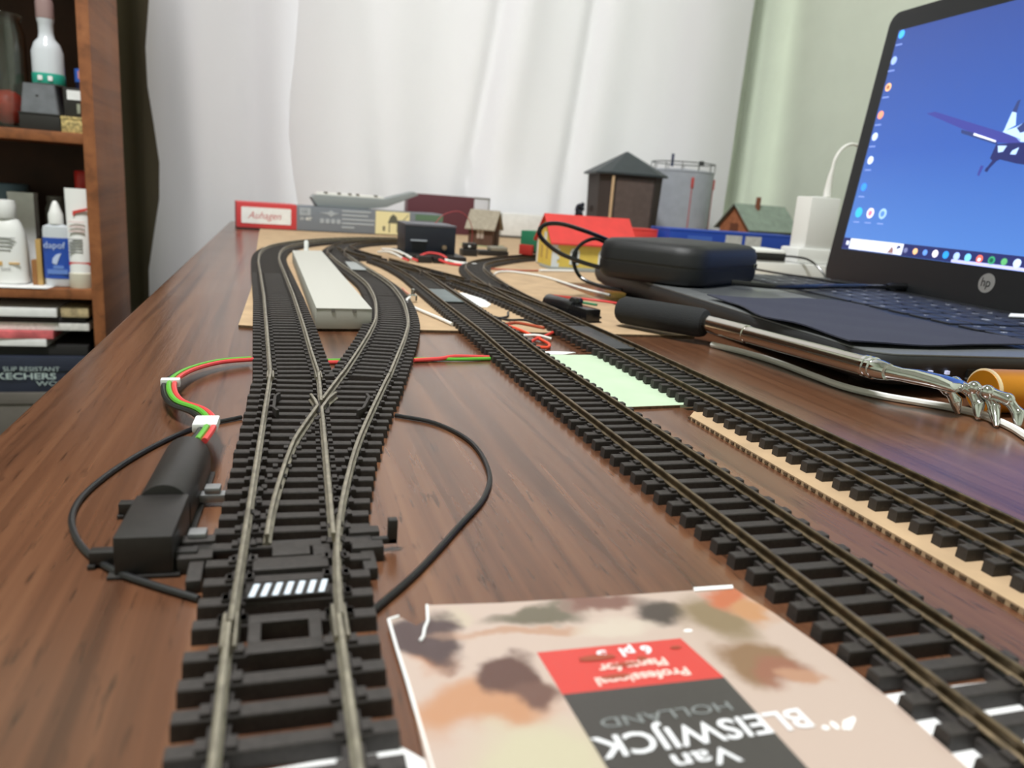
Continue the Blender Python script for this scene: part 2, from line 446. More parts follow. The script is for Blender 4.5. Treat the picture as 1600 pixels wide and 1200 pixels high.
MB().cyl(0, 0, 0, 96, 24).build('can_body', mat('grey white can', (190, 194, 198), 0.4), t)
MB().lathe([(25, 96), (25.5, 97), (25.5, 122), (24, 124)], 0, 0, 28).build('lid', mat('blue grey lid', (98, 122, 140), 0.5), t)
t = thing('jar', 'dark grey ribbed jar standing behind the blue label bottle', 'jar', (-287, 1200, -82))
DG = mat('dim grey plastic', (110, 106, 100), 0.6)
MB().lathe([(13, 0)] + [(13 + 0.6*(i % 2), 3+i*4) for i in range(24)] + [(10, 104)], 0, 0, 20).build('jar_body', DG, t)
MB().cyl(0, 0, 104, 112, 11).build('lid', DG, t)
t = thing('brown_packet', 'narrow tan and gold packet beside the blue label bottle', 'packet', (-295, 1128, -80.6))
MB().box(-6, 0, -6, 6, 0, 32).build('packet_body', mat('tan card', (150, 100, 56), 0.6), t, bevel=0.4)
MB().box(0, 6, -6, 6, 0, 58).build('sleeve', mat('gold brown card', (196, 158, 98), 0.4, 0.2), t, bevel=0.4)
t = thing('glue_bottle', 'clear bottle with blue label and white pointed cap', 'bottle', (-271, 1128, -81))
MB().loft([[(x, y*0.62, z) for x, y in rrect(0, 0, w, w, w*0.36)] for w, z in ((30, 0), (32, 2), (32, 70), (30, 76), (16, 79))]).build('bottle_body', CLR, t)
MB().loft([[(x, y*0.62, z) for x, y in rrect(0, 0, 32.8, 33.4, 12)] for z in (10, 62)]).build('label_band', mat('blue label', (38, 78, 172), 0.45), t)
MB().lathe([(8.6, 79), (8.6, 91), (7, 95), (4.4, 103), (2.4, 107), (1, 108)], 0, 0, 24).build('cap', WHITE, t)
LBL = mat('pale blue print', (196, 210, 240), 0.5)
text_mesh('lettering', 'dapof', 11.5, LBL, t, (-14, -10.9, 49), (radians(90), 0, 0), sx=0.95)
MB().prism_y([(-5, 30), (0, 28), (3, 36), (6, 43), (0, 41), (-4, 36)], -11.2, -10.2).build('emblem', LBL, t, smooth=False)
MB().prism_y([(-11, 22), (12, 22), (12, 16), (-11, 16)], -11.1, -10.2).build('small_print', mat('mid blue print', (104, 138, 210), 0.5), t, smooth=False)
MB().prism_y([(-4, 27), (8, 27), (8, 23), (-4, 23)], -11.1, -10.2).build('small_print', mat('mid blue print', (104, 138, 210), 0.5), t, smooth=False)
t = thing('cream_tube', 'tall white squeeze tube with red stripe standing on its cream cap', 'tube', (-244.5, 1124, -82))
rings = []
for i in range(9):
    f = i/8; z = 20 + 106*f
    rings.append([( (13.2+1.0*f)*cos(2*pi*k/28), (11.5*(1-f)+0.8)*sin(2*pi*k/28), z) for k in range(28)])
MB().loft(rings).build('tube_body', WHITE, t)
MB().lathe([(14, 0), (14.4, 1), (14.4, 19), (13.4, 20)], 0, 0, 28).build('cap', mat('cream cap', (214, 208, 190), 0.4), t)
REDP = mat('red print', (214, 66, 58), 0.5)
MB().loft([[((13.45)*cos(2*pi*k/28), 11.0*sin(2*pi*k/28), z) for k in range(28)] for z in (29, 33.5)]).build('stripe', REDP, t)
for k in range(3):
    MB().box(-10, 8, -8.5+k*-0.3, -7, 84-k*6, 85.2-k*6).build('print_line', mat('pink print2', (232, 206, 204), 0.6), t, smooth=False)
for k in range(5):
    MB().box(-11, 5, -10.2, -8, 62-k*4, 63.2-k*4).build('print_line', PRINT, t, smooth=False)
MB().prism_y([(-5, 93), (-3, 92), (-2.5, 95), (12, 99.6), (12, 102.6), (-4.6, 98)], -6.5, -4.8).build('arrow', REDP, t, smooth=False)
t = thing('red_capped_bottle', 'white bottle with red cap behind the tall squeeze tube', 'bottle', (-243, 1165, -82))
MB().cyl(0, 0, 0, 124, 12.5).build('bottle_body', WHITE, t)
MB().lathe([(11.5, 124), (12, 125), (12, 146), (10.5, 148)], 0, 0, 24).build('cap', mat('red cap', (200, 44, 40), 0.4), t)

# pile on the shelf below, each piece lying on the next
def slab(name, x0, x1, y0, y1, z0, z1, material, label, cat, rz=0, extra=None):
    c = ((x0+x1)/2, (y0+y1)/2, z0)
    t = thing(name, label, cat, c, rz)
    mb = MB(c); mb.box(x0, x1, y0, y1, z0, z1); mb.build('block', material, t, bevel=0.5)
    return t, c
BLK = mat('black card', (30, 28, 28), 0.7)
t, c = slab('storage_box', -400, -236, 1104, 1262, -291.8, -219.5, mat('grey brown card', (104, 98, 92), 0.8, var=0.05, scale=30), 'grey cardboard box under the navy shoe box', 'box')
MB(c).box(-402, -234, 1102, 1264, -234, -219.3).build('lid', mat('grey brown card', (104, 98, 92), 0.8), t, bevel=0.6)
t, c = slab('shoe_box', -398, -236, 1106, 1262, -219, -172, mat('navy card', (38, 44, 62), 0.6, var=0.05, scale=40), 'navy shoe box with pale lettering under the pile of papers', 'box')
MB(c).box(-400, -234, 1104, 1264, -190, -171.5).build('lid', mat('navy card', (38, 44, 62), 0.6), t, bevel=0.6)
SHOE = mat('pale teal print', (176, 192, 190), 0.6)
text_mesh('lettering', 'SLIP RESISTANT', 8.4, SHOE, t, (-20.5, -80.4, 28.5), (radians(90), 0, 0), sx=1.12)
text_mesh('lettering', 'SKECHERS', 11.5, SHOE, t, (-37, -80.6, 18), (radians(90), 0, 0), sx=1.45, bold=0.25)
text_mesh('lettering', 'WORK', 9, SHOE, t, (16, -80.2, 9), (radians(90), 0, 0), sx=1.5)
slab('black_folder', -392, -240, 1112, 1262, -171, -158, BLK, 'thick black folder lying on the navy shoe box', 'folder')
slab('paper_stack', -395, -284, 1106, 1262, -157.8, -148, PAPER, 'white paper stack just above the black folder', 'paper', -1.5)
slab('pink_book', -398, -279, 1104, 1262, -147.8, -138, mat('pink book cover', (196, 96, 100), 0.5, var=0.2, scale=50), 'thin pink book in the pile on the lower shelf', 'book', 1)
slab('notebook', -392, -237, 1112, 1262, -137.6, -128, mat('page white', (226, 224, 220), 0.7, var=0.05, scale=300), 'broad white notebook lying over the pink book', 'notebook')
slab('magazine', -395, -240, 1112, 1262, -127.8, -119.5, BLK, 'black magazine below the top papers of the pile', 'magazine')
slab('paper_stack', -400, -272, 1105, 1262, -119.2, -108, PAPER, 'topmost white paper stack under the middle shelf', 'paper')
slab('card_box', -268, -236, 1108, 1200, -119.2, -107, mat('beige card', (176, 158, 122), 0.7, var=0.15, scale=120), 'flat beige box at the right end of the pile', 'box')

# ================================================================ MODEL RAILWAY TRACK
GAUGE = 8.7          # rail centre to track centre
PITCH_S = 7.15        # sleeper spacing
SH = 3.0             # sleeper height
def zoff(x, y):
    if x > 136: return 1.5
    t = min(1.0, max(0.0, (y-318)/80.0))
    return 1.6*t*t*(3-2*t)
PROF = [(-.85, 0), (.85, 0), (.85, .35), (.28, .65), (.28, 1.6), (.48, 1.85), (.48, 2.42), (.4, 2.5), (-.4, 2.5), (-.48, 2.42), (-.48, 1.85), (-.28, 1.6), (-.28, .65), (-.85, .35)]
def sweep(mb, pts, prof, z=SH):
    """run a profile along a ground line that rides on the boards"""
    P = [Vector((p[0], p[1])) for p in pts]; rings = []
    for i, p in enumerate(P):
        t = (P[min(i+1, len(P)-1)] - P[max(i-1, 0)]).normalized(); n = Vector((t.y, -t.x))
        zb = zoff(p.x, p.y) + z
        rings.append([(p.x+n.x*a, p.y+n.y*a, zb+b) for a, b in prof])
    return mb.loft(rings)
def offset_line(P, d):
    out = []
    for i, p in enumerate(P):
        t = (P[min(i+1, len(P)-1)] - P[max(i-1, 0)]).normalized()
        out.append(Vector((p.x + t.y*d, p.y - t.x*d)))
    return out
def sleeper_mesh(name, half, chairs):
    mb = MB()
    mb.loft([[(x*s, y*s2, z) for x, y in ((-half,-1.4),(half,-1.4),(half,1.4),(-half,1.4))] for s, s2, z in ((1.006, 1.06, 0), (1, 1, SH-.25), (0.994, .9, SH))])
    for c in chairs:
        mb.box(c-2.6, c-1.15, -1.1, 1.1, SH-.3, SH+.75)
        mb.box(c+1.15, c+2.6, -1.1, 1.1, SH-.3, SH+.75)
    me = mb.mesh(name); me.materials.append(SLEEPER); return me
SLEEPER_ME = sleeper_mesh('sleeper', 15, (-GAUGE, GAUGE))
LONG_ME = {}
def long_sleeper(length):
    k = round(length)
    if k not in LONG_ME: LONG_ME[k] = sleeper_mesh('long_sleeper', k/2, ())
    return LONG_ME[k]
WEBM = SLEEPER
WEB = [(-1.5, 0.15), (1.5, 0.15), (1.5, 1.9), (-1.5, 1.9)]
JOINER = [(.7, 0), (1.5, 0), (1.5, .5), (1.15, 1.5), (.75, 1.5)]
NEAR_Y = 620
def joiners(t, off, x, y, slope=0.0, m=RAIL_A):
    for s in (-1, 1):
        for q in (-1, 1):
            mb = MB(off)
            sweep(mb, [(x+s*GAUGE-5*slope, y-5), (x+s*GAUGE+5*slope, y+5)], [(q*a, b) for a, b in JOINER])
            mb.build('rail_joiner', m, t)
def put_sleeper(t, off, x, y, ang, me=None, name='sleeper'):
    inst(name, me or SLEEPER_ME, t, (x-off[0], y-off[1], zoff(x, y)), ang)
def track(pts, label, railm, group='track pieces laid on the desk', joint=False, step=7.1):
    P = [Vector(p) for p in spline(pts, step)]
    off = (P[0].x, P[0].y, 0)
    t = thing('track_piece', label, 'track', off, 0, group)
    for d in (-GAUGE, GAUGE):
        mb = MB(off); sweep(mb, offset_line(P, d), PROF); mb.build('rail', railm, t, angle=50)
        mb = MB(off); sweep(mb, offset_line(P, d), WEB, 0); mb.build('web', WEBM, t, smooth=False)
    # sleepers between the points
    far = MB(off); nfar = 0
    L = 0.0; nxt = PITCH_S/2
    for a, b in zip(P[:-1], P[1:]):
        d = (b-a).length
        while nxt <= L+d:
            p = a.lerp(b, (nxt-L)/d); tt = (b-a)/d; ang = atan2(tt.y, tt.x)-pi/2
            if p.y < NEAR_Y: put_sleeper(t, off, p.x, p.y, ang)
            else:
                far.obox((p.x, p.y, zoff(p.x, p.y)+SH/2), (30, 2.9, SH), math.degrees(ang)); nfar += 1
            nxt += PITCH_S
        L += d
    if nfar:
        o = far.build('far_sleepers', SLEEPER, t, smooth=False); o['kind'] = 'stuff'
    if joint: joiners(t, off, P[0].x, P[0].y, 0, railm)
    return t
class YPath:
    def __init__(self, pts):
        self.P = spline(pts, 2.0)
        if self.P[0].y > self.P[-1].y: self.P.reverse()
    def at(self, y, off=0.0):
        P = self.P
        j = 0
        while j < len(P)-2 and P[j+1].y < y: j += 1
        a, b = P[j], P[j+1]; sl = (b.x-a.x)/(b.y-a.y); x = a.x + sl*(y-a.y)
        n = sqrt(1+sl*sl)
        return Vector((x + off/n, y - off*sl/n)), sl
    def line(self, ya, yb, off, step=5.0):
        k = max(1, round(abs(yb-ya)/step))
        return [self.at(ya+(yb-ya)*i/k, off)[0] for i in range(k+1)]
CHECK = [(-.45, 0), (.45, 0), (.45, 2.5), (-.45, 2.5)]
def turnout(main, branch, y_toe, y_end, side, label, railm, blade=30.0, open_main=False, group='points in the track layout'):
    """main and branch share the toe; side = +1 when the branch leaves to the right (x up)"""
    A, B = YPath(main), YPath(branch); dr = 1 if y_end > y_toe else -1
    o = A.at(y_toe)[0]; off = (o.x, o.y, 0)
    t = thing('turnout', label, 'turnout', off, 0, group)
    def sep(y): return side*(B.at(y)[0].x - A.at(y)[0].x)
    # outer stock rails
    for path, s in ((A, -side), (B, side)):
        mb = MB(off); sweep(mb, path.line(y_toe, y_end, s*GAUGE), PROF); mb.build('stock_rail', railm, t, angle=50)
    # crossing
    yc = y_toe
    while sep(yc) < 2*GAUGE and abs(yc-y_toe) < abs(y_end-y_toe)-14: yc += dr*0.5
    yb = y_toe + dr*blade
    def blade_line(path, s, shift):
        pts = path.line(yb, yc-dr*7, s*GAUGE)
        n = len(pts)
        return [Vector((p.x + shift*max(0, 1-i/(n*0.62)), p.y)) for i, p in enumerate(pts)]
    la = blade_line(A, side, 0.0)
    lb = blade_line(B, -side, side*3.4 if open_main else 0.0)
    la += [B.at(yc+dr*1.5, -side*GAUGE)[0] + Vector((side*1.9, 0)), B.at(yc+dr*9, -side*GAUGE)[0] + Vector((side*3.0, 0))]
    lb += [A.at(yc+dr*1.5, side*GAUGE)[0] - Vector((side*1.9, 0)), A.at(yc+dr*9, side*GAUGE)[0] - Vector((side*3.2, 0))]
    for ln in (la, lb):
        mb = MB(off); sweep(mb, ln, PROF); mb.build('switch_rail', railm, t, angle=50)
    for path, s in ((A, side), (B, -side)):
        mb = MB(off); sweep(mb, path.line(yc+dr*1.0, y_end, s*GAUGE), PROF); mb.build('frog_rail', railm, t, angle=50)
    mb = MB(off); c = A.at(yc, side*GAUGE)[0]
    mb.obox((c.x, c.y, zoff(c.x, c.y)+SH+.2), (5, 14, .8), -math.degrees(atan2(A.at(yc)[1], 1)))
    mb.build('frog_base', SLEEPER, t, smooth=False)
    # check rails
    for path, s in ((A, -side), (B, side)):
        ln = []
        for k, fl in ((-11, 1.3), (-7, 0), (6, 0), (10, 1.3)):
            ln.append(path.at(yc+dr*k, s*(GAUGE-2.7-fl))[0])
        mb = MB(off); sweep(mb, ln, CHECK); mb.build('check_rail', SLEEPER, t, smooth=False)
    # timbers
    far = MB(off); nfar = 0; chairs = MB(off)
    y = y_toe + dr*PITCH_S/2
    def timber(c, length, ang):
        nonlocal nfar
        if c.y < NEAR_Y:
            put_sleeper(t, off, c.x, c.y, ang, long_sleeper(length))
        else:
            far.obox((c.x, c.y, zoff(c.x, c.y)+SH/2), (length, 2.9, SH), math.degrees(ang)); nfar += 1
    while dr*(y_end-y) > 0:
        a, sa = A.at(y); b, sb = B.at(y); s = sep(y)
        if s < 33:
            timber(Vector(((a.x+b.x)/2, y)), 30+s, -atan2((sa+sb)/2, 1)*0.6)
        else:
            timber(a, 30, -atan2(sa, 1)); timber(b, 30, -atan2(sb, 1))
        if y < NEAR_Y:
            for path in (A, B):
                for q in (-1, 1):
                    for e in (-1.75, 1.75):
                        c = path.at(y, q*GAUGE+e)[0]
                        chairs.obox((c.x, c.y, zoff(c.x, c.y)+SH+.3), (1.2, 2.2, .8), 0)
        y += dr*PITCH_S
    if nfar:
        o2 = far.build('far_sleepers', SLEEPER, t, smooth=False); o2['kind'] = 'stuff'
    if chairs.v:
        o2 = chairs.build('rail_chairs', SLEEPER, t, smooth=False); o2['kind'] = 'stuff'
    for path, s in ((A, -side), (B, side)):
        mb = MB(off); sweep(mb, path.line(y_toe, y_end, s*GAUGE, 7), WEB, 0); mb.build('web', WEBM, t, smooth=False)
    return t, off, A, B, yc

# near left line
track([(1.0, 16.5), (1.1, 118)], 'straight black track piece nearest the camera beside the seed packet', RAIL_A)
T1, T1o, TA, TB, T1c = turnout([(1.4, 118), (6.2, 291.5)],
    [(1.4, 118), (2.4, 140), (4.4, 160), (7.6, 181), (12.6, 208), (20, 240), (30.4, 282), (33, 292)],
    118.2, 291.4, 1, 'large black turnout in the foreground beside the black point motor', RAIL_A, blade=31, open_main=True)
joiners(T1, T1o, 1.3, 117.5)
# tie bar, head block and plates of the near turnout
def tpart(name, mb, material=SLEEPER, bevel=0.25): return mb.build(name, material, T1, bevel=bevel)
tb = MB(T1o); tb.box(-16, 19, 149.2, 152.4, 1.2, 2.9); tb.box(19, 24.4, 150.0, 151.6, 1.6, 3.0); tb.box(22.4, 24.4, 150.0, 152.0, 1.6, 7.0)
tpart('tie_bar', tb, BLACKP)
tpart('head_block', MB(T1o).box(-4.5, 9.5, 138.5, 143.5, 0.2, 3.6))
tpart('cover_plate', MB(T1o).box(-1.0, 6.2, 143.6, 148.4, 0.2, 3.9))
tpart('cover_plate', MB(T1o).box(6.8, 10.2, 143.8, 148.4, 0.2, 3.5))
for x0 in (-18.5, 14.6):
    tpart('lug_plate', MB(T1o).box(x0, x0+6.4, 145.6, 148.9, 0.2, 3.4))
    tpart('lug_plate', MB(T1o).box(x0, x0+6.4, 152.9, 156.0, 0.2, 3.4))
tpart('side_web', MB(T1o).box(-16.2, -13.5, 138, 156, 0.2, 2.6))
tpart('side_web', MB(T1o).box(16.2, 18.9, 138, 156, 0.2, 2.6))
# little box frame on the near track piece by the rail joint
fr = thing('track_clip', 'flat black clip frame across the sleepers just before the near turnout', 'track clip', (1.2, 112, SH))
MB((1.2, 112, SH)).box(-4.6, 7.0, 111.4, 114.6, SH, SH+.5).build('bar', SLEEPER, fr, bevel=0.1)
MB((1.2, 112, SH)).box(-4.6, 7.0, 120.2, 122.8, SH, SH+.5).build('bar', SLEEPER, fr, bevel=0.1)
for x in (-4.6, 5.0):
    MB((1.2, 112, SH)).box(x, x+2.0, 114.6, 120.2, SH, SH+.5).build('side', SLEEPER, fr, bevel=0.1)

# striped label between the rails
st = thing('striped_label', 'small black label with slanting white stripes between the rails', 'label', (1.8, 130, SH))
so = (1.8, 130, SH)
MB(so).box(-5.4, 9.0, 127.6, 132.6, SH, SH+1.0).build('plate', BLACKP, st, bevel=0.15)
STRIPE = mat('pale stripe', (214, 226, 240), 0.5)
for k in range(7):
    x = -4.9 + k*1.98
    MB(so).prism([(x, 127.9), (x+1.0, 127.9), (x+1.9, 132.3), (x+0.9, 132.3)], SH+1.0, SH+1.06).build('stripe', STRIPE, st, smooth=False)

# lines beyond the turnout
track([(6.2, 291.6), (3.4, 393), (0.6, 498)], 'straight black track piece crossing the cardboard edge left of the grey platform', RAIL_A, joint=True)
track([(0.5, 498.4), (-3.2, 600), (-6.8, 700), (-6.5, 770), (-1, 835), (11, 885), (34, 942), (74, 1008), (118, 1056), (166, 1090)],
      'outermost curved black track sweeping right behind the grey platform', RAIL_A)
track([(33.1, 292.2), (41, 326), (52, 373), (59.5, 413), (66.3, 471), (69, 512)],
      'black track piece curving right of the grey platform at the cardboard edge', RAIL_A)
track([(69, 512.4), (70.2, 560), (67.4, 620), (61.5, 700), (57.8, 778)], 'curved black track piece beside the long right edge of the grey platform', RAIL_A)
# middle line, with its crossover and the junction at the back
track([(109.5, 14), (109.6, 300)], 'middle straight black track running past the seed packet', RAIL_B)
track([(109.6, 300.4), (109.8, 450), (111.5, 618)], 'middle black track piece with a grey tile between its rails', RAIL_B, joint=True)
turnout([(96.5, 762), (104.5, 725), (109.5, 670), (111.5, 618)], [(96.5, 762), (108, 722), (122, 675), (141, 612)], 762, 618.4, 1,
        'black turnout at the back where the middle track meets the crossover', RAIL_B, blade=25)
turnout([(70, 905), (61, 850), (57, 810), (57.8, 778.5)], [(70, 905), (73, 860), (83, 810), (96.3, 762.5)], 905, 778.8, 1,
        'farthest black turnout joining the two lines beside the grey platform', RAIL_B, blade=25)
track([(70.2, 905.4), (90, 962), (126, 1014), (168, 1048)], 'inner curved black track running behind the black control box', RAIL_B)
# right line
track([(165.6, 14), (165.4, 300), (163.0, 425)], 'right-hand straight black track lying on the cardboard strip', RAIL_B)
turnout([(163.0, 425.4), (162.8, 500), (164, 560), (166.5, 607)], [(163.0, 425.4), (160.2, 480), (153.5, 540), (141, 611)], 425.6, 606.5, -1,
        'black turnout on the right-hand line beside the small point motor', RAIL_B)
track([(166.7, 607.4), (169, 640), (174.5, 685), (182, 725), (197, 768), (222, 810), (262, 862), (306, 902), (365, 930), (430, 940)],
      'black track curving right towards the yellow house', RAIL_B)

# ================================================================ BOARDS, CARDS AND TILES UNDER THE TRACK
t = thing('cardboard_sheet', 'large brown cardboard sheet under the far tracks and houses', 'cardboard', (160, 420, 0))
o = (160, 420, 0)
MB(o).prism([(-19, 409), (-8, 406), (240, 404), (243, 664), (530, 670), (530, 1385), (-24, 1385), (-24, 1121), (-17, 546)], 0.0, 1.5).build('board', CARD, t, smooth=False)
MB(o).prism([(-19, 408.6), (-8, 405.6), (240, 403.6), (240, 404.3), (-8, 406.4), (-19, 409.2)], 0.15, 1.2).build('fluted_edge', CARDEDGE, t, smooth=False)
t = thing('cardboard_strip', 'narrow corrugated cardboard strip under the right-hand track', 'cardboard', (160, 130, 0))
o = (160, 130, 0)
MB(o).prism([(145, 10), (178, 10), (178, 240), (150, 246), (145, 240)], 0, 1.4).build('board', CARD, t, smooth=False)
mb = MB(o)
for k in range(72):
    y = 12+k*3.2
    mb.box(144.7, 145.0, y, y+1.7, 0.3, 1.1)
e = mb.build('flutes', CARDEDGE, t, smooth=False); e['kind'] = 'stuff'
t = thing('green_card', 'pale green card lying between the middle and right-hand tracks', 'card', (140, 300, 0))
MB((140, 300, 0)).prism([(125.6, 254), (149.5, 256), (178, 258), (178, 349), (126, 346)], 0.0, 1.1).build('card_face', mat('pale green card', (186, 206, 178), 0.7, var=0.02, scale=60), t, smooth=False)
MB((140, 300, 0)).prism([(125.6, 253.6), (149.5, 255.6), (149.5, 256.2), (125.6, 254.2)], 0.0, 1.0).build('cut_edge', CARDEDGE, t, smooth=False)
solo(MB().prism([(125.8, 350), (136, 350.5), (145, 356), (134, 358), (126, 357)], 0, 0.5), 'paper_scrap', PAPER,
     'small white paper scrap at the far edge of the green card', 'paper', smooth=False)
solo(MB().prism([(127, 492), (134, 492), (140, 505), (141, 530), (133, 560), (128, 560)], 1.5, 2.1), 'paper_scrap', PAPER,
     'white paper strip showing between the middle track and the crossover', 'paper', smooth=False)
solo(MB().prism([(-18, 30), (19, 30), (19.4, 87), (16, 91), (-14, 88.5)], 0, 0.02), 'paper_sheet', PAPER,
     'white paper under the near end of the left track', 'paper', smooth=False)
solo(MB().prism([(92.5, 20), (160, 20), (141, 86), (104, 87), (92.5, 87)], 0, 0.02), 'paper_sheet', PAPER,
     'white paper under the near end of the middle track', 'paper', smooth=False)
TILE = mat('slate grey tile', (92, 102, 104), 0.4, var=0.06, scale=80)
def tile(x0, x1, y0, y1, material, label):
    z = zoff(x0, y0) + SH; c = ((x0+x1)/2, (y0+y1)/2, z)
    t = thing('track_tile', label, 'tile', c, 0, 'tiles between the rails')
    MB(c).box(x0, x1, y0, y1, z, z+1.2).build('tile_top', material, t, bevel=0.3)
    MB(c).box(x0+.6, x1-.6, y0-.5, y0+.2, z, z+.8).build('tile_lip', BLACKP, t, bevel=0.1)
tile(103.4, 116.4, 487, 548, TILE, 'slate grey tile between the rails of the middle track')
tile(59, 72, 658, 722, mat('pale grey tile', (150, 154, 154), 0.4), 'pale grey tile between the rails beside the platform')
tile(157.6, 170.4, 342, 404, mat('black tile', (40, 42, 46), 0.4, var=0.1, scale=60), 'black tile between the rails of the right-hand track')

# ---------------------------------------------------------------- grey platform block
t = thing('platform_block', 'long pale grey grooved platform block between the left tracks', 'platform', (30, 570, 1.5))
o = (30, 570, 1.5)
PLAT = mat('pale grey board', (176, 173, 165), 0.7, var=0.02, scale=60)
MB(o).prism([(19, 402), (47.5, 404), (39.5, 748), (13, 735)], 1.5, 11.6).build('block', PLAT, t, bevel=0.3)
MB(o).prism([(19.0, 401.8), (47.5, 403.8), (39.5, 748.2), (13, 735.2)], 11.6, 12.4).build('top_board', mat('pale grey top', (186, 184, 177), 0.6), t, bevel=0.2)
for q in (0.30, 0.68):
    x = 19+28.5*q
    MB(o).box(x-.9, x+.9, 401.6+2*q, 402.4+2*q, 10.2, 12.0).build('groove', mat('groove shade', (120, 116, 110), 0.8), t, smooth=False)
t = thing('white_post', 'tiny white post standing at the far end of the platform', 'post', (25.5, 741, 12.4))
MB().cyl(0, 0, 0, 1.2, 2.6).build('foot', WHITE, t)
MB().lathe([(2.0, 1.2), (2.0, 8), (1.2, 9.2)], 0, 0, 16).build('stem', WHITE, t)

# ---------------------------------------------------------------- point motors
def point_motor(x, y, rz, label, s=1.0, z=0.0, lugs=True, BLACKP=BLACKP):
    t = thing('point_motor', label, 'point motor', (x, y, z), rz, 'point motors')
    MB().box(-5.2*s, 5.2*s, 0, 21*s, 0.4, 8.4*s).build('gear_box', BLACKP, t, bevel=0.5)
    prof = [(-5.4*s, 0.4)] + [(-5.4*s*cos(pi*i/14), 5.0*s + 5.6*s*sin(pi*i/14)) for i in range(15)] + [(5.4*s, 0.4)]
    MB().prism_y(prof, 20.8*s, 54*s).build('coil_cover', BLACKP, t, bevel=0.3)
    MB().box(-6.4*s, 6.4*s, -0.6, 54.6*s, 0, 0.7).build('base_plate', BLACKP, t, bevel=0.2)
    if lugs:
        for yy in (4.5, 28):
            MB().box(-10.6*s, -5.0*s, yy*s, (yy+2.6)*s, 0.7, 3.4).build('lug', BLACKP, t, bevel=0.3)
            MB().box(-10.8*s, -9.4*s, (yy-.6)*s, (yy+3.2)*s, 0, 0.9).build('lug_foot', BLACKP, t, bevel=0.2)
        for yy in (8.5, 33):
            MB().box(5.0*s, 11*s, yy*s, (yy+3.0)*s, 1.0, 3.0).build('clip', mat('dull aluminium', (150, 150, 152), 0.4, 0.6), t, bevel=0.3)
            MB().box(6.4*s, 10*s, (yy+.2)*s, (yy+3.6)*s, 3.0, 4.6).build('clip_head', mat('dull aluminium', (150, 150, 152), 0.4, 0.6), t, bevel=0.6)
        MB().box(5.0*s, 9.2*s, 2.2*s, 4.6*s, 2.2, 4.0).build('drive_pin', BLACKP, t, bevel=0.3)
    else:
        MB().box(5.0*s, 8.6*s, 3*s, 5*s, 2, 3.4).build('drive_pin', BLACKP, t, bevel=0.3)
        MB().lathe([(4.4*s, 0), (4.6*s, 1), (4.6*s, 3), (3.6*s, 4.4)], 2*s, 24*s, 18, 8.0*s).build('cam_disc', BLACKG, t)
    return t
point_motor(-24.2, 145.5, -2.6, 'black point motor on the desk left of the large turnout')
point_motor(189, 441, 12, 'glossy black point motor on the cardboard beside the right-hand turnout', 1.0, 1.5, lugs=False, BLACKP=BLACKG)

# ---------------------------------------------------------------- wires
def wire(name, pts, r, material, label, cat='wire', group=None, n=8, step=3.0):
    t = solo(MB().tube(spline(pts, step), r, n), name, material, label, cat, group=group)
    return t
wire('black_wire', [(-11, 248, .75), (-24, 237, .75), (-35, 216, .75), (-42, 193, .75), (-43, 176, .75), (-38, 160, .75), (-30, 148, 0.8), (-22, 141, .75), (-13.6, 134.6, .75)],
     0.7, BLACKW, 'thin black wire looping round the point motor on the left')
wire('black_wire', [(38, 248, .75), (50, 238, .75), (57, 218, .75), (56, 193, .75), (50, 175, .75), (40, 159, .75), (27, 139, .75), (16.6, 125.6, .75)],
     0.7, BLACKW, 'thin black wire looping out over the bare desk right of the turnout')
t = thing('wire_bundle', 'red, green and black wires with white ties leaving the point motor', 'wire bundle', (-30, 270, 0))
o = (-30, 270, 0)
base = [(-19.5, 200, 9.0), (-18.5, 212, 8.2), (-19, 226, 6.6), (-23, 240, 5.6), (-30.5, 252, 5.0), (-34.5, 268, 5.0), (-35, 284, 4.6), (-31, 302, 3.8), (-22, 317, 3.2), (-10.5, 325, 2.6)]
def shifted(L, d, dz=0.0):
    P = [Vector(p) for p in L]; out = []
    for i, p in enumerate(P):
        tt = (P[min(i+1, len(P)-1)]-P[max(i-1, 0)]); tt.z = 0; tt.normalize()
        out.append((p.x+tt.y*d, p.y-tt.x*d, max(.8, p.z+dz)))
    return out
MB(o).tube(spline(shifted(base, 1.7), 3), 0.85).build('red_strand', RED, t)
MB(o).tube(spline(shifted(base, 0.0, 0.2), 3), 0.85).build('green_strand', GREEN, t)
MB(o).tube(spline(shifted(base, -1.7, -.6), 3), 0.85).build('black_strand', BLACKW, t)
MB(o).obox((-18.9, 219, 7.6), (6.4, 8.5, 2.6), -2).build('white_tie', PAPER, t, bevel=0.5)
MB(o).obox((-35, 277, 4.8), (6.2, 3.2, 2.8), 2).build('white_tie', PAPER, t, bevel=0.5)
t = thing('wire_pair', 'red and green wires bridging the gap between the left and middle tracks', 'wire bundle', (77, 337, 0))
o = (77, 337, 0)
MB(o).tube(spline([(58, 331, 1.2), (70, 333.5, 1.4), (78, 336.8, 1.8), (94.6, 338.6, 1.2)], 3), 0.95).build('red_strand', RED, t)
MB(o).tube(spline([(58, 333.6, 1.0), (70, 335, .95), (78, 334.4, 1.0), (94.6, 336.4, 1.0)], 3), 0.85).build('green_strand', GREEN, t)
t = thing('wire_pair', 'short red and green wires showing between the two turnout branches', 'wire bundle', (21, 327, 0))
o = (21, 327, 0)
MB(o).tube([(19.6, 326, 1), (23, 326.4, 1), (25.2, 326.6, 1)], 0.9).build('red_strand', RED, t)
MB(o).tube([(19.6, 329.6, 1), (23, 330, 1), (26.2, 330.4, 1)], 0.85).build('green_strand', GREEN, t)
t = thing('lamp_wire', 'white wire with a silver terminal running to the middle track', 'wire', (86, 480, 1.5))
o = (86, 480, 1.5)
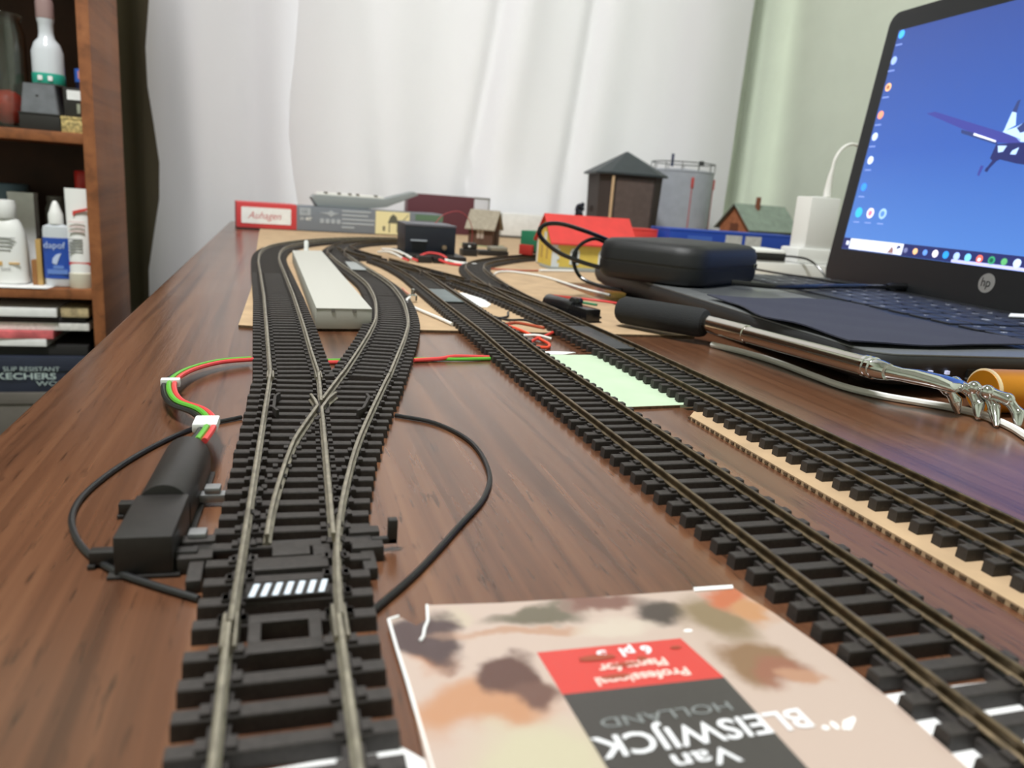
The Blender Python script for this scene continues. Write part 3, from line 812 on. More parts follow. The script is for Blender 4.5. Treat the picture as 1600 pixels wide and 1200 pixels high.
MB(o).tube(spline([(84.5, 506, 5.0), (81.5, 500, 4.2), (80, 490, 3.2), (82.4, 474, 2.7), (86.5, 455, 2.7), (91.5, 432, 2.7), (94, 418, 2.7)], 3), 1.0).build('white_strand', WHITEW, t)
MB(o).tube(spline([(88, 512, 4.6), (87.5, 540, 3.4), (89, 570, 2.6)], 4), 0.7).build('red_strand', mat('salmon wire', (214, 150, 130), 0.5), t)
mb = MB(o); mb.lathe([(2.6, 0), (3.2, .6), (3.2, 4.6), (2.6, 5.2)], 86, 507, 6, 1.5); mb.build('terminal_nut', CHROME, t, smooth=False)
mb = MB(o); mb.lathe([(1.3, 0), (1.3, 3.4), (.9, 3.8)], 86.4, 508, 12, 6.6); mb.build('terminal_screw', CHROME, t)
wire('white_wire', [(195.5, 700, 2.6), (207, 722, 2.6), (221, 727, 2.6), (236, 708, 2.6), (244, 684, 2.6), (246, 655, 2.6), (248, 622, 2.6), (252, 596, 2.6), (258, 572, 2.6)],
     1.1, WHITEW, 'white wire snaking over the cardboard to the laptop edge')
t = thing('wire_pair', 'red and green wires from the far point motor across the cardboard', 'wire bundle', (198, 505, 1.5))
o = (198, 505, 1.5)
MB(o).tube(spline([(180, 496, 8.5), (181, 508, 8.4), (190, 524, 7), (207, 541, 4), (222, 546, 2.6), (236, 538, 2.4), (247, 524, 2.4)], 3), 0.9).build('red_strand', RED, t)
MB(o).tube(spline([(196, 500, 2.6), (206, 522, 2.4), (214, 527, 2.4), (223, 516, 2.4)], 3), 0.85).build('green_strand', mat('dark green wire', (44, 128, 92), 0.4), t)
t = thing('tangled_wires', 'orange, red and black loose wires tangled between the middle and right-hand tracks', 'wire bundle', (135, 395, 0))
o = (135, 395, 0)
MB(o).tube(spline([(127, 418, 2.4), (130, 404, 2.6), (134, 390, 1.6), (136.5, 374, 1.0), (132, 364, 1.0), (127, 366, 1.0)], 3), 0.85).build('orange_strand', ORANGEW, t)
MB(o).tube(spline([(127, 376, 1), (131, 382, 1.6), (139, 390, 1.8), (147, 398, 2.8)], 3), 0.85).build('red_strand', mat('scarlet wire', (206, 52, 40), 0.4), t)
MB(o).tube(spline([(127.5, 392, 1.8), (135, 388, 2.8), (142, 386, 1.4)], 3), 0.8).build('white_strand', WHITEW, t)
MB(o).tube(spline([(127, 424, 2.4), (135, 430, 2.4), (141, 424, 2.4), (147.5, 414, 2.4)], 3), 0.85).build('brown_strand', mat('brown red wire', (168, 74, 46), 0.4), t)
MB(o).tube(spline([(126.5, 452, 2.4), (133, 440, 2.3), (140, 428, 4.4), (147, 424, 2.6)], 3), 0.7).build('black_strand', BLACKW, t)
MB(o).tube(spline([(127, 444, 2.4), (136, 452, 2.3), (142, 470, 2.4)], 3), 0.7).build('black_strand', BLACKW, t)
wire('red_wire', [(177, 372, .8), (183, 378, .9), (186, 368, .9), (183, 356, .8)], 0.75, mat('faded red wire', (176, 88, 66), 0.5), 'short red wire end beside the black tile')
wire('white_red_lead', [(182, 741, 2.4), (205, 748, 2.4), (232, 745, 2.4), (256, 752, 2.4)], 1.0, mat('rusty red wire', (178, 98, 74), 0.5), 'rusty red lead along the base of the yellow house')
wire('white_wire', [(257.5, 752, 2.6), (275, 757, 2.6), (300, 762, 2.6)], 1.3, WHITEW, 'thick white wire end along the base of the yellow house')

# ---------------------------------------------------------------- seed packet
def packet_material():
    M = bpy.data.materials.new('printed packet'); M.use_nodes = True
    nt = M.node_tree; L = nt.links.new; b = nt.nodes['Principled BSDF']
    b.inputs['Roughness'].default_value = 0.32; b.inputs['Coat Weight'].default_value = 0.15
    tc = nt.nodes.new('ShaderNodeTexCoord')
    nz = nt.nodes.new('ShaderNodeTexNoise'); nz.inputs['Scale'].default_value = 70; nz.inputs['Detail'].default_value = 4
    L(tc.outputs['Object'], nz.inputs['Vector'])
    sub = nt.nodes.new('ShaderNodeVectorMath'); sub.operation = 'SUBTRACT'; sub.inputs[1].default_value = (.5, .5, .5); L(nz.outputs['Color'], sub.inputs[0])
    sc = nt.nodes.new('ShaderNodeVectorMath'); sc.operation = 'SCALE'; sc.inputs['Scale'].default_value = 0.016; L(sub.outputs[0], sc.inputs[0])
    ad = nt.nodes.new('ShaderNodeVectorMath'); ad.operation = 'ADD'; L(tc.outputs['Object'], ad.inputs[0]); L(sc.outputs[0], ad.inputs[1])
    fl = nt.nodes.new('ShaderNodeVectorMath'); fl.operation = 'MULTIPLY'; fl.inputs[1].default_value = (1, 1, 0); L(ad.outputs[0], fl.inputs[0])
    base = nt.nodes.new('ShaderNodeRGB'); base.outputs[0].default_value = lin((184, 164, 153)); cur = base.outputs[0]
    # printed onion-like shapes: centre, radius x, radius y, softness, colour
    ox, oy = 56, 92
    for cx, cy, rx, ry, soft, col in (
        (30, 96, 12, 7, .5, (206, 152, 116)), (24, 108, 5, 4, .5, (198, 140, 104)), (30, 120, 4, 4, .4, (214, 196, 176)),
        (25, 114, 6.4, 9.5, .25, (86, 66, 66)), (36, 102, 6, 5.4, .3, (104, 72, 64)), (39, 97, 5, 4, .4, (120, 86, 76)),
        (45, 118, 10, 3.2, .5, (118, 108, 90)), (42, 113, 14, 1.8, .5, (200, 160, 136)), (58, 121, 9, 3, .5, (136, 96, 84)),
        (68, 116, 5, 5, .5, (84, 72, 66)), (58, 112, 8, 4, .5, (222, 206, 190)), (78, 112, 8, 9, .5, (150, 128, 98)), (86, 119, 6, 6, .5, (206, 116, 78)),
        (88, 112, 5, 5, .5, (206, 150, 106)), (78, 97, 7, 7, .4, (150, 116, 86)), (81, 94, 5, 4.4, .5, (160, 106, 84)), (84, 92, 3, 2.6, .5, (196, 148, 120)), (35, 84, 10, 7, .6, (214, 204, 176))):
        d = nt.nodes.new('ShaderNodeVectorMath'); d.operation = 'SUBTRACT'; d.inputs[1].default_value = ((cx-ox)*MM, (cy-oy)*MM, 0); L(fl.outputs[0], d.inputs[0])
        s = nt.nodes.new('ShaderNodeVectorMath'); s.operation = 'MULTIPLY'; s.inputs[1].default_value = (1000/rx, 1000/ry, 0); L(d.outputs[0], s.inputs[0])
        ln = nt.nodes.new('ShaderNodeVectorMath'); ln.operation = 'LENGTH'; L(s.outputs[0], ln.inputs[0])
        mr = nt.nodes.new('ShaderNodeMapRange'); mr.interpolation_type = 'SMOOTHSTEP'
        mr.inputs[1].default_value = 1+soft*.5; mr.inputs[2].default_value = 1-soft; L(ln.outputs['Value'], mr.inputs[0])
        mx = nt.nodes.new('ShaderNodeMix'); mx.data_type = 'RGBA'; mx.inputs[7].default_value = lin([v*0.86 for v in col])
        L(mr.outputs[0], mx.inputs[0]); L(cur, mx.inputs[6]); cur = mx.outputs[2]
    L(cur, b.inputs['Base Color'])
    return M
po = (56, 92, 0)
t = thing('seed_packet', 'glossy printed packet with dark and red panels lying upside down', 'packet', po)
outline = [(18.6, 50), (19.2, 104), (18.8, 121), (21, 121.6), (23.2, 118.5), (25.4, 120.4), (26.4, 125), (40, 123.6), (60, 122.6), (80, 122), (88.6, 121.6), (91, 112), (93.4, 96), (94.2, 84), (93, 50)]
PRT = packet_material()
MB(po).prism(outline, 0.15, 1.2).build('printed_face', PRT, t, smooth=False)
MB(po).tube([(18.7, 121.2, 1.3), (18.9, 112, 1.2), (19.2, 104, 1.1), (19.6, 86, 1.0), (19.8, 60, 1.0)], 0.28, 6).build('white_edge', PAPER, t)
MB(po).tube([(18.8, 121.2, 1.3), (20.6, 121.9, 1.3)], 0.3, 6).build('white_edge', PAPER, t)
MB(po).tube([(23.0, 113.6, 1.3), (23.8, 115.0, 1.3), (24.4, 117.2, 1.35), (25.4, 119.6, 1.3), (26.2, 124.8, 1.3)], 0.28, 6).build('white_edge', PAPER, t)
MB(po).prism([(79.5, 121.3), (88.2, 121.0), (88.8, 122.3), (80, 122.6)], 1.2, 1.5).build('torn_white_edge', PAPER, t, smooth=False)
REDPAN = mat('red panel', (196, 66, 60), 0.35, coat=.1); DARKPAN = mat('dark panel', (66, 62, 60), 0.35, coat=.1)
MB(po).prism([(42.0, 95.6), (70.0, 94.8), (68.4, 106.6), (41.6, 107.0)], 1.2, 1.25).build('red_panel', REDPAN, t, smooth=False)
MB(po).prism([(43.6, 50), (70.6, 50), (70.0, 94.8), (42.0, 95.6)], 1.2, 1.25).build('dark_panel', DARKPAN, t, smooth=False)
LETW = mat('white lettering', (232, 232, 236), 0.4); LETG = mat('grey lettering', (128, 132, 132), 0.4); LETB = mat('worn lettering', (236, 206, 196), 0.5)
def ptext(body, size, x, y, material, sx, bold=0.0):
    return text_mesh('lettering', body, size, material, t, (x-po[0], y-po[1], 1.32), (0, 0, radians(180)), depth=0.06, sx=sx, bold=bold)
ptext('Van', 4.3, 62.0, 79.9, LETW, 1.55, .05)
ptext('BLEISWIJCK', 6.0, 77.6, 85.3, LETW, 1.13, .08)
ptext('HOLLAND', 2.9, 67.2, 89.0, LETG, 1.62)
ptext('Professional', 2.9, 65.0, 98.4, LETB, 1.18, .08)
ptext('Plants for', 2.9, 62.6, 101.6, LETB, 1.1, .08)
ptext('6 pl  5', 3.2, 61.6, 105.4, LETW, 1.25, .1)
WEAR = mat('brown wear', (150, 70, 48), 0.6)
for x, y, rx, ry in ((51, 103.6, 3.2, .8), (55, 101, 2.6, .5), (58.6, 102, .9, .6), (52, 98.2, 2.6, .5), (66, 104, 1, .4)):
    MB(po).prism([(x+rx*cos(2*pi*k/12)*(1+.2*sin(k*3)), y+ry*sin(2*pi*k/12)) for k in range(12)], 1.36, 1.40).build('worn_patch', WEAR, t, smooth=False)
for x, y, rx, ry in ((71.0, 108.6, .9, .45), (78.6, 80.6, .6, .5), (80.4, 80.8, .5, .9)):
    MB(po).prism([(x+rx*cos(2*pi*k/10), y+ry*sin(2*pi*k/10)) for k in range(10)], 1.2, 1.3).build('scuff', PAPER, t, smooth=False)
MB(po).prism([(81.0, 79.8), (82.2, 79.4), (84.6, 81.2), (84.9, 82.0), (82.4, 81.4)], 1.2, 1.3).build('scuff', PAPER, t, smooth=False)

# ================================================================ LAPTOP
LAPC = (381.6, 449.3, 0); LAPR = -93.0
lap = thing('laptop', 'open black and grey laptop on the desk showing a blue desktop with an aeroplane', 'laptop', LAPC, LAPR)
LAPB = mat('laptop dark shell', (46, 47, 50), 0.5, var=0.04, scale=300)
LAPT = mat('laptop grey deck', (108, 110, 112), 0.42, 0.25, var=0.03, scale=200)
BEZ = mat('black bezel', (21, 23, 27), 0.45)
rings = []
for ins, z in ((22, 2.2), (9, 4.0), (2.5, 8.0), (0.4, 13), (0, 17.2), (0.6, 19.0)):
    rings.append([(x, y, z) for x, y in rrect(0, 0, 376-2*ins, 246-2*ins, 13)])
MB().loft(rings).build('base', LAPB, lap)
MB().prism(rrect(0, 0, 374.4, 244.4, 13), 19.0, 20.0).build('deck', LAPT, lap, bevel=0.4)
for x, y in ((-150, -95), (150, -95), (-150, 95), (150, 95)):
    MB().cyl(x, y, 0, 2.6, 7).build('rubber_foot', BLACKP, lap)
MB().prism(rrect(-30, -72, 104, 62, 3), 20.0, 20.15).build('touchpad', mat('touchpad', (78, 80, 82), 0.35), lap, smooth=False)
MB().prism(rrect(0, 40, 346, 112, 3), 20.0, 20.25).build('key_bed', BEZ, lap, smooth=False)
MB().prism(rrect(0, 112, 330, 12, 2), 20.0, 20.8).build('speaker_grille', BEZ, lap, bevel=0.3)
MB().box(-166, -140, 101, 105, 20.0, 20.5).build('power_key_plate', mat('pale metal strip', (176, 178, 176), 0.3, 0.6), lap, bevel=0.3)
# right-hand side: lights, card slot, socket
for x in (-93, -84):
    mb = MB(); mb.box(187.6, 188.9, x-0.9, x+0.9, 11.4, 13.0); mb.build('status_light', mat('status led', (200, 205, 240), 0.3, emit=0.7), lap)
SLOT = mat('slot black', (10, 10, 10), 0.6)
MB().box(187.4, 188.6, -73, -45, 10.0, 13.6).build('card_slot', SLOT, lap)
MB().box(187.4, 188.8, -73, -45, 9.2, 10.0).build('card_slot_lip', LAPT, lap)
MB().box(187.4, 188.6, -36, -21, 9.0, 14.0).build('usb_socket', SLOT, lap)
# keys
KEYM = mat('laptop key', (34, 36, 46), 0.45); LEG = mat('key legend', (226, 228, 236), 0.5)
def key_mesh(wd, dp):
    mb = MB(); mb.loft([[(x*s, y*s, z) for x, y in rrect(0, 0, wd, dp, 1.4, seg=2)] for s, z in ((1, 0), (1, .9), (.94, 1.25))])
    me = mb.mesh('key'); me.materials.append(KEYM); return me
KM = {}
LGM = {}
def legend(ch):
    if ch not in LGM:
        o = text_mesh('legend', ch, 5.2, LEG, None, (0, 0, 0), (0, 0, 0), 'CENTER', 0.04)
        LGM[ch] = o.data; bpy.data.objects.remove(o, do_unlink=True)
    return LGM[ch]
ROWS = [(' ~1234567890-=<', 18.6, 82, 16), ('*QWERTYUIOP[]#', 18.6, 63.5, 16), ('^ASDFGHJKL;=@', 18.6, 45, 16), ('|ZXCVBNM,./^', 18.6, 26.5, 16), ('cfwa_agc<v', 18.6, 8, 16)]
x_l = -168.0
def put_key(x, y, wd, dp, ch):
    k = (round(wd, 1), dp)
    if k not in KM: KM[k] = key_mesh(wd, dp)
    ko = inst('key', KM[k], lap, (x, y, 20.25))
    if ch.strip(): inst('legend', legend(ch), ko, (-wd*0.18, -1.0, 1.29))
for i in range(15): put_key(x_l + 9 + i*17.2, 93.5, 14.6, 7.5, '')
for chars, pit, y, dp in ROWS:
    x = x_l; n = len(chars)
    for i, ch in enumerate(chars):
        wd = 15.6
        if chars.startswith('cf') and ch == '_': wd = 15.6 + 4*18.6
        if i == 0 and not chars.startswith(' '): wd = 15.6 + {'*': 7, '^': 12, '|': 20, 'c': 6}.get(ch, 0)
        if i == n-1 and ch in '#@^': wd = min(60, x_l + 262 - x)
        if x + wd > x_l + 264: break
        put_key(x+wd/2+1, y, wd, dp, ch if ch not in '_ ' else ' ')
        x += wd + 3.0
for r, row in enumerate(('7896', '456+', '123e', '0..e', '789-')):
    for c_, ch in enumerate(row):
        put_key(x_l + 278 + c_*18.6, 82-r*18.5, 15.6, 16, ch)

# lid with the lit screen; lid coordinates: x across, z up along the screen, front face towards -y
lid_mb = MB()
lp = [(x, z) for x, z in rrect(0, 119, 376, 242, 11)]
lid_mb.loft([[(x*k, yy, 119+(z-119)*k) for x, z in lp] for yy, k in ((0.0, 1.0), (4.6, 1.0), (7.0, .985))])
lid = lid_mb.build('lid', BEZ, lap, bevel=0.0)
lid.location = (0, 116*MM, 20.4*MM); lid.rotation_euler = (radians(-6), 0, 0)
def screen_material():
    M = bpy.data.materials.new('lit screen'); M.use_nodes = True
    nt = M.node_tree; L = nt.links.new; b = nt.nodes['Principled BSDF']
    b.inputs['Base Color'].default_value = (0.01, 0.01, 0.012, 1); b.inputs['Roughness'].default_value = 0.35
    tc = nt.nodes.new('ShaderNodeTexCoord'); sp = nt.nodes.new('ShaderNodeSeparateXYZ'); L(tc.outputs['Object'], sp.inputs[0])
    mr = nt.nodes.new('ShaderNodeMapRange'); mr.inputs[1].default_value = 0.03; mr.inputs[2].default_value = 0.225; L(sp.outputs['Z'], mr.inputs[0])
    cr = nt.nodes.new('ShaderNodeValToRGB'); e = cr.color_ramp.elements
    e[0].position = 0; e[0].color = lin((96, 152, 238)); e[1].position = 1; e[1].color = lin((58, 88, 172))
    q = e.new(.45); q.color = lin((68, 112, 206)); L(mr.outputs[0], cr.inputs[0])
    L(cr.outputs[0], b.inputs['Emission Color']); b.inputs['Emission Strength'].default_value = 1.3
    return M
MB().box(-172, 172, -0.5, 0.2, 29, 223).build('screen', screen_material(), lid, smooth=False)
def em(name, rgb, s=1.25): return mat('screen ' + name, rgb, 0.5, emit=s)
def flat(name, pts, material, y=-0.62):
    """a flat piece of the picture shown on the screen (s from the left edge, t up)"""
    return MB().prism_y([(s-188, t) for s, t in pts], y-0.1, y+0.1).build(name, material, lid, smooth=False)
def disc(name, s, t, r, material, y=-0.62, n=16, sx=1.0):
    return flat(name, [(s + r*sx*cos(2*pi*k/n), t + r*sin(2*pi*k/n)) for k in range(n)], material, y)
def rect(name, s0, s1, t0, t1, material, y=-0.62): return flat(name, [(s0, t0), (s1, t0), (s1, t1), (s0, t1)], material, y)
NAVY = em('navy', (34, 40, 92)); PLUM = em('plum', (58, 62, 138)); PALE = em('pale blue', (176, 204, 246)); SLATE = em('slate', (46, 58, 108)); LILAC = em('lilac', (186, 188, 244)); WHT = em('white', (226, 232, 252))
# aeroplane picture
flat('aeroplane_wing', [(79, 146.6), (88, 147.4), (168, 125), (180, 121), (181, 117.4), (159, 119.6), (120, 132.4), (101, 139)], PLUM)
flat('aeroplane_pod', [(122, 131), (136, 127.6), (160, 119.8), (161, 117.8), (123, 128.2)], SLATE, -0.8)
flat('aeroplane_pod_stripe', [(136, 127.6), (159, 120.8), (159, 119.6), (136, 126)], WHT, -0.95)
flat('aeroplane_tail', [(167.4, 148.4), (169.6, 149.2), (169.4, 140), (165.6, 141)], SLATE)
flat('aeroplane_fin', [(165.6, 141), (169.4, 140), (172, 131), (163, 127)], PALE)
flat('aeroplane_cabin', [(162, 127), (173, 129.6), (182, 134), (196, 134), (204, 124), (204, 117), (180, 119), (176, 122)], PALE)
flat('aeroplane_cockpit', [(174, 129), (181, 134), (190, 136), (196, 130), (188, 127), (178, 125.4)], SLATE, -0.8)
flat('aeroplane_fuselage', [(160, 118), (171, 118.4), (196, 118), (216, 113), (222, 108), (214, 103), (196, 102), (183, 103.6), (167, 107), (163, 105), (158, 108)], NAVY, -0.7)
flat('aeroplane_marking', [(162, 117), (170, 116.6), (168, 112.4), (164, 112)], PALE, -0.85)
flat('aeroplane_marking', [(176, 113), (181, 115), (180, 110), (175, 110.4)], PALE, -0.85)
flat('aeroplane_wing', [(200, 118), (206, 121), (252, 136), (250, 131), (214, 114)], PLUM, -0.8)
flat('aeroplane_strut', [(161, 107), (164.6, 106), (159.4, 100), (157.6, 101)], NAVY)
flat('aeroplane_wheel', [(151.4, 103), (154.2, 102.4), (152.4, 95), (150.4, 96)], PLUM)
flat('aeroplane_wheel', [(157, 101.4), (160, 101), (159, 98), (156.4, 98.6)], NAVY)
flat('aeroplane_strut', [(196, 104), (199, 104), (204, 97), (202, 96.6)], NAVY)
disc('aeroplane_wheel', 203.6, 95.6, 2.6, PLUM)
# taskbar
rect('taskbar', 16.4, 359.6, 29.2, 39.4, NAVY, -0.62)
rect('taskbar_glow', 150, 359.6, 29.2, 31.6, LILAC, -0.75)
rect('search_field', 26.4, 95, 29.8, 39.2, WHT, -0.78)
rect('start_mark', 21.2, 24.8, 33, 36.6, WHT, -0.78)
flat('search_art', [(78, 30.4), (82, 36), (84, 34), (85, 30.4)], em('brown', (136, 104, 104)), -0.92)
flat('search_art', [(88, 34), (93, 36), (90, 37.6), (88, 36.6)], SLATE, -0.92)
for k, (rgb, r) in enumerate((((110, 116, 160), 2.2), ((236, 190, 140), 2.6), ((100, 150, 226), 2.4), ((240, 232, 244), 3.0), ((44, 150, 232), 3.0), ((170, 196, 250), 3.0), ((120, 200, 250), 3.0), ((222, 110, 96), 3.0), ((54, 150, 106), 3.0), ((92, 170, 110), 2.6), ((196, 216, 250), 3.2))):
    disc('taskbar_icon', 99 + k*11, 34.2, r, em('ti%d' % k, rgb), -0.9)
disc('taskbar_icon', 176, 33.6, 1.3, WHT, -1.05); disc('taskbar_icon', 187, 34.2, 1.6, em('dark green', (24, 84, 70)), -1.05)
# desktop icons
ICO = [(21, 219, (70, 170, 246)), (20, 197, (150, 176, 232)), (21.9, 174, (240, 190, 140)), (21.5, 150, (236, 150, 120)), (21.5, 131, (196, 214, 250)), (24, 110, (214, 224, 250)), (24.6, 86, (58, 142, 250)), (27, 63, (60, 178, 220)), (42.8, 63, (236, 222, 240)), (59, 63, (160, 196, 250))]
for k, (s, t_, rgb) in enumerate(ICO):
    disc('desktop_icon', s, t_, 4.6 if k > 6 else 3.6, em('di%d' % k, rgb))
    rect('icon_caption', s-4, s+4, t_-9.2, t_-8.2, em('caption', (128, 150, 214)))
disc('desktop_icon', 21.9, 174, 1.8, em('icon brown', (150, 96, 70)), -0.8); disc('desktop_icon', 42.8, 63, 2.4, em('icon red', (224, 120, 150)), -0.8)
disc('desktop_icon', 59, 63, 2.6, em('icon blue', (84, 130, 220)), -0.8)
# maker's round badge
LOGO = mat('badge silver', (168, 168, 168), 0.35, 0.5)
disc('badge', 188, 17.6, 7.2, LOGO, -0.2, 28)
text_mesh('badge_letters', 'hp', 9.4, BEZ, lid, (-5.0, -0.42, 15.0), (radians(90), 0, 0), depth=0.1, sx=0.95).rotation_euler = (radians(90), 0, 0)

# cloth on the laptop
mb = MB(); vs = []; fs = []; nx, ny = 40, 24
def cl(u, v): # local cloth sheet
    x = 22 + 150*u + 4*sin(v*5) ; y = -118 + 102*v + 3*sin(u*9) - 8*u*(1-v) - 6*(1-u)*v
    return x, y, 21.9 + 0.5*sin(x/9.0)*sin(y/11.0) + 0.35*sin(x/21.0+1)
for s in (0, 1):
    for j in range(ny+1):
        for i in range(nx+1):
            x, y, z = cl(i/nx, j/ny); vs.append((x, y, z + s*0.7))
n = nx+1; N = n*(ny+1)
for j in range(ny):
    for i in range(nx):
        a = j*n+i; q = (a, a+n, a+n+1, a+1); fs.append(q); fs.append(tuple(N+k for k in reversed(q)))
for i in range(nx): 
    for j in (0, ny): a = j*n+i; fs.append((a, a+1, a+1+N, a+N))
for j in range(ny):
    for i in (0, nx): a = j*n+i; fs.append((a, a+n, a+n+N, a+N))
mb.add(vs, fs)
clo = mb.build('cleaning_cloth', mat('navy cloth', (36, 38, 60), 0.9, sheen=0.1, bump=0.4, bscale=2500), None, angle=80)
clo.location = (LAPC[0]*MM, LAPC[1]*MM, 0); clo.rotation_euler = (0, 0, radians(LAPR))
tag(clo, 'dark navy cleaning cloth spread over the laptop palm rest', 'cloth')
solo(MB().prism([(452, 380), (486, 376), (494, 392), (470, 394)], 22.2, 22.8), 'paper_slip', PAPER, 'white paper slip lying on the laptop by the right screen hinge', 'paper', smooth=False)

# pouch and cables on the laptop
t = thing('hard_case', 'black rounded zip case lying on the laptop corner', 'case', (306, 552, 20.1), 35)
CASE = mat('black nylon case', (22, 22, 25), 0.5, var=0.08, scale=600, bump=0.25, bscale=1800)
MB().loft([[(x, y, z) for x, y in rrect(0, 0, 125-2*i, 90-2*i, max(8, 21-i*.5), seg=7)] for i, z in ((4, 0), (1, 2.4), (0, 6), (0, 13))]).build('lower_shell', CASE, t, angle=70)
MB().loft([[(x, y, z) for x, y in rrect(0, 0, 125-2*i, 90-2*i, max(8, 21-i*.5), seg=7)] for i, z in ((0, 15), (0.4, 22), (2.2, 27), (6, 29.4), (14, 30.2))]).build('upper_shell', CASE, t, angle=70)
MB().loft([[(x, y, z) for x, y in rrect(0, 0, 124, 89, 20.5, seg=7)] for z in (12.5, 15.5)]).build('zip_band', BLACKP, t)
MB().box(40, 46, -45.6, -44.4, 12, 16).build('zip_pull', STEEL, t, bevel=0.3)
wire('usb_cable', [(252, 570, 46), (238, 566, 50), (222, 562, 54), (206, 560, 57), (194, 560, 56), (189, 560, 51), (192, 560, 45), (205, 560, 36), (224, 559, 29.5), (240, 555, 26), (252, 548, 24)],
     1.7, BLACKG, 'thick black cable looping out to the left of the zip case', 'cable')
wire('usb_cable', [(251, 574, 44), (240, 572, 47), (229, 570, 43), (223, 569, 36), (222, 568, 28), (227, 562, 17), (238, 548, 12.5), (250, 534, 11.8)],
     1.5, BLACKG, 'black cable hanging from the zip case over the laptop front edge', 'cable')
t = thing('usb_cable', 'black cable with plug stretched across the keyboard', 'cable', (400, 510, 22))
o = (400, 510, 22)
MB(o).tube(spline([(322, 500, 24.5), (349, 487, 24.2), (384, 494, 24.2), (416, 506, 24.2), (452, 513, 24.4), (478, 517, 24.6)], 4), 1.9).build('cable_run', BLACKG, t)
MB(o).tube([(478, 517, 24.8), (484, 518.5, 24.8), (508, 524, 24.8), (520, 527, 24.8)], [2.6, 3.6, 3.8, 3.0], 10).build('plug', BLACKG, t)
wire('thin_cable', [(446, 655, 22.6), (452, 620, 22.4), (452, 580, 23.6), (455, 548, 23.6), (470, 530, 24)], 1.0, BLACKG, 'thin black cable lying along the upper left keys', 'cable')

# extension block, charger, drive
t = thing('power_strip', 'white power strip standing behind the laptop', 'power strip', (566, 766, 0))
MB().prism(rrect(0, 0, 176, 50, 6), 0, 24).build('strip_body', WHITE, t, bevel=1.2)
for x in (-60, -20, 22):
    MB().cyl(x, 0, 23.6, 24.3, 16).build('socket', mat('socket white', (222, 222, 220), 0.4), t)
t = thing('charger', 'white charger block plugged upright into the power strip', 'charger', (590, 765, 24.4))
MB().box(-28, 26, -17, 17, 0, 17).build('plug_base', WHITE, t, bevel=2.5)
MB().box(-18.5, 20, -14, 14, 17, 74).build('charger_body', WHITE, t, bevel=1.5)
MB().box(-6, 8, -3, 3, 74, 75).build('port', mat('socket white', (222, 222, 220), 0.4), t)
t = thing('white_cable', 'white charging cable rising from the top of the charger', 'cable', (601, 765, 99.6))
o = (601, 765, 99.6)
MB(o).tube([(601, 765, 99.6), (601, 765, 105), (601.6, 765, 124), (603, 765, 132)], [4.2, 4.2, 2.6, 1.8], 12).build('strain_relief', WHITEW, t)
MB(o).tube(spline([(602.6, 765, 130), (605, 766, 142), (615, 768, 155), (633, 772, 160), (660, 776, 150), (676, 780, 120), (686, 784, 60), (690, 786, 2)], 4), 1.8).build('cable_run', WHITEW, t)
t = thing('portable_drive', 'black portable drive with a white top on the power strip', 'drive', (515, 766, 24.4))
MB().prism(rrect(0, 0, 60, 48, 6), 0.6, 10).build('drive_body', BLACKG, t, bevel=0.8)
MB().prism(rrect(0, 0, 60.4, 48.4, 6), 0, 1.2).build('base_trim', mat('silver trim', (190, 190, 190), 0.3, 0.6), t)
MB().loft([[(x*s, y*s, z) for x, y in rrect(0, 0, 59.4, 47.4, 6)] for s, z in ((1, 10), (.98, 12.4), (.86, 13.6))]).build('white_top', WHITE, t)
wire('thin_cable', [(546, 752, 31), (552, 744, 31.5), (566, 736, 30), (574, 726, 23), (576, 712, 12), (572, 700, 3), (566, 690, 1.2)], 1.2, BLACKG, 'thin black lead hanging from the portable drive', 'cable')

# ---------------------------------------------------------------- back scratcher
t = thing('back_scratcher', 'telescopic steel back scratcher with foam handle and claw hand', 'back scratcher', (236, 340, 0))
o = (236, 340, 0)
def ax(a, b, f): return tuple(a[i]+(b[i]-a[i])*f for i in range(3))
F0, F1 = (203.5, 436, 11.5), (235.5, 385, 12.0)
H0, H1 = (235.0, 385.8, 12.2), (244, 258, 15)
MB(o).tube([ax(F0, F1, f) for f in (0, .02, .07, .5, .93, .98, 1)], [4.2, 6.8, 8.5, 8.6, 8.5, 7.6, 5.2], 20).build('foam_grip', mat('black foam', (34, 35, 37), 0.9, bump=0.5, bscale=1500), t)
MB(o).tube([ax(H0, H1, f) for f in (0, .30)], [4.9, 4.9], 18).build('outer_tube', STEEL, t)
MB(o).tube([ax(H0, H1, f) for f in (.30, .302, .93)], [4.9, 4.45, 4.45], 18).build('inner_tube', STEEL, t)
MB(o).tube([ax(H0, H1, f) for f in (.93, .932, .945, .947, .955, .957, .97, .972, 1.0, 1.03)], [4.4, 4.8, 4.8, 4.3, 4.3, 4.8, 4.8, 4.2, 4.2, 3.6], 18).build('collar', CHROME, t)
W0 = (246.2, 252, 14.8)
def hand_bone(pts, rr): return MB(o).tube(spline(pts, 1.2), None or [rr[0]+(rr[1]-rr[0])*i/(len(spline(pts, 1.2))-1) for i in range(len(spline(pts, 1.2)))], 12)
hm = MB(o)
hm.loft([[(c[0]+a*cos(q)*.93+ b*sin(q)*0, c[1]+a*cos(q)*.35, c[2]+b*sin(q)) for q in [2*pi*k/14 for k in range(14)]]
         for c, a, b in (((245.4, 255, 14.9), 3.2, 3.2), ((249, 251.4, 14.6), 3.4, 2.8), ((254.6, 249.0, 14.2), 5.4, 3.2), ((262, 244, 13.4), 7.6, 3.0), ((266.5, 240, 12.6), 8.8, 2.6), ((268.5, 238.4, 12.0), 8.0, 1.4))])
hm.build('palm', CHROME, t, angle=70)
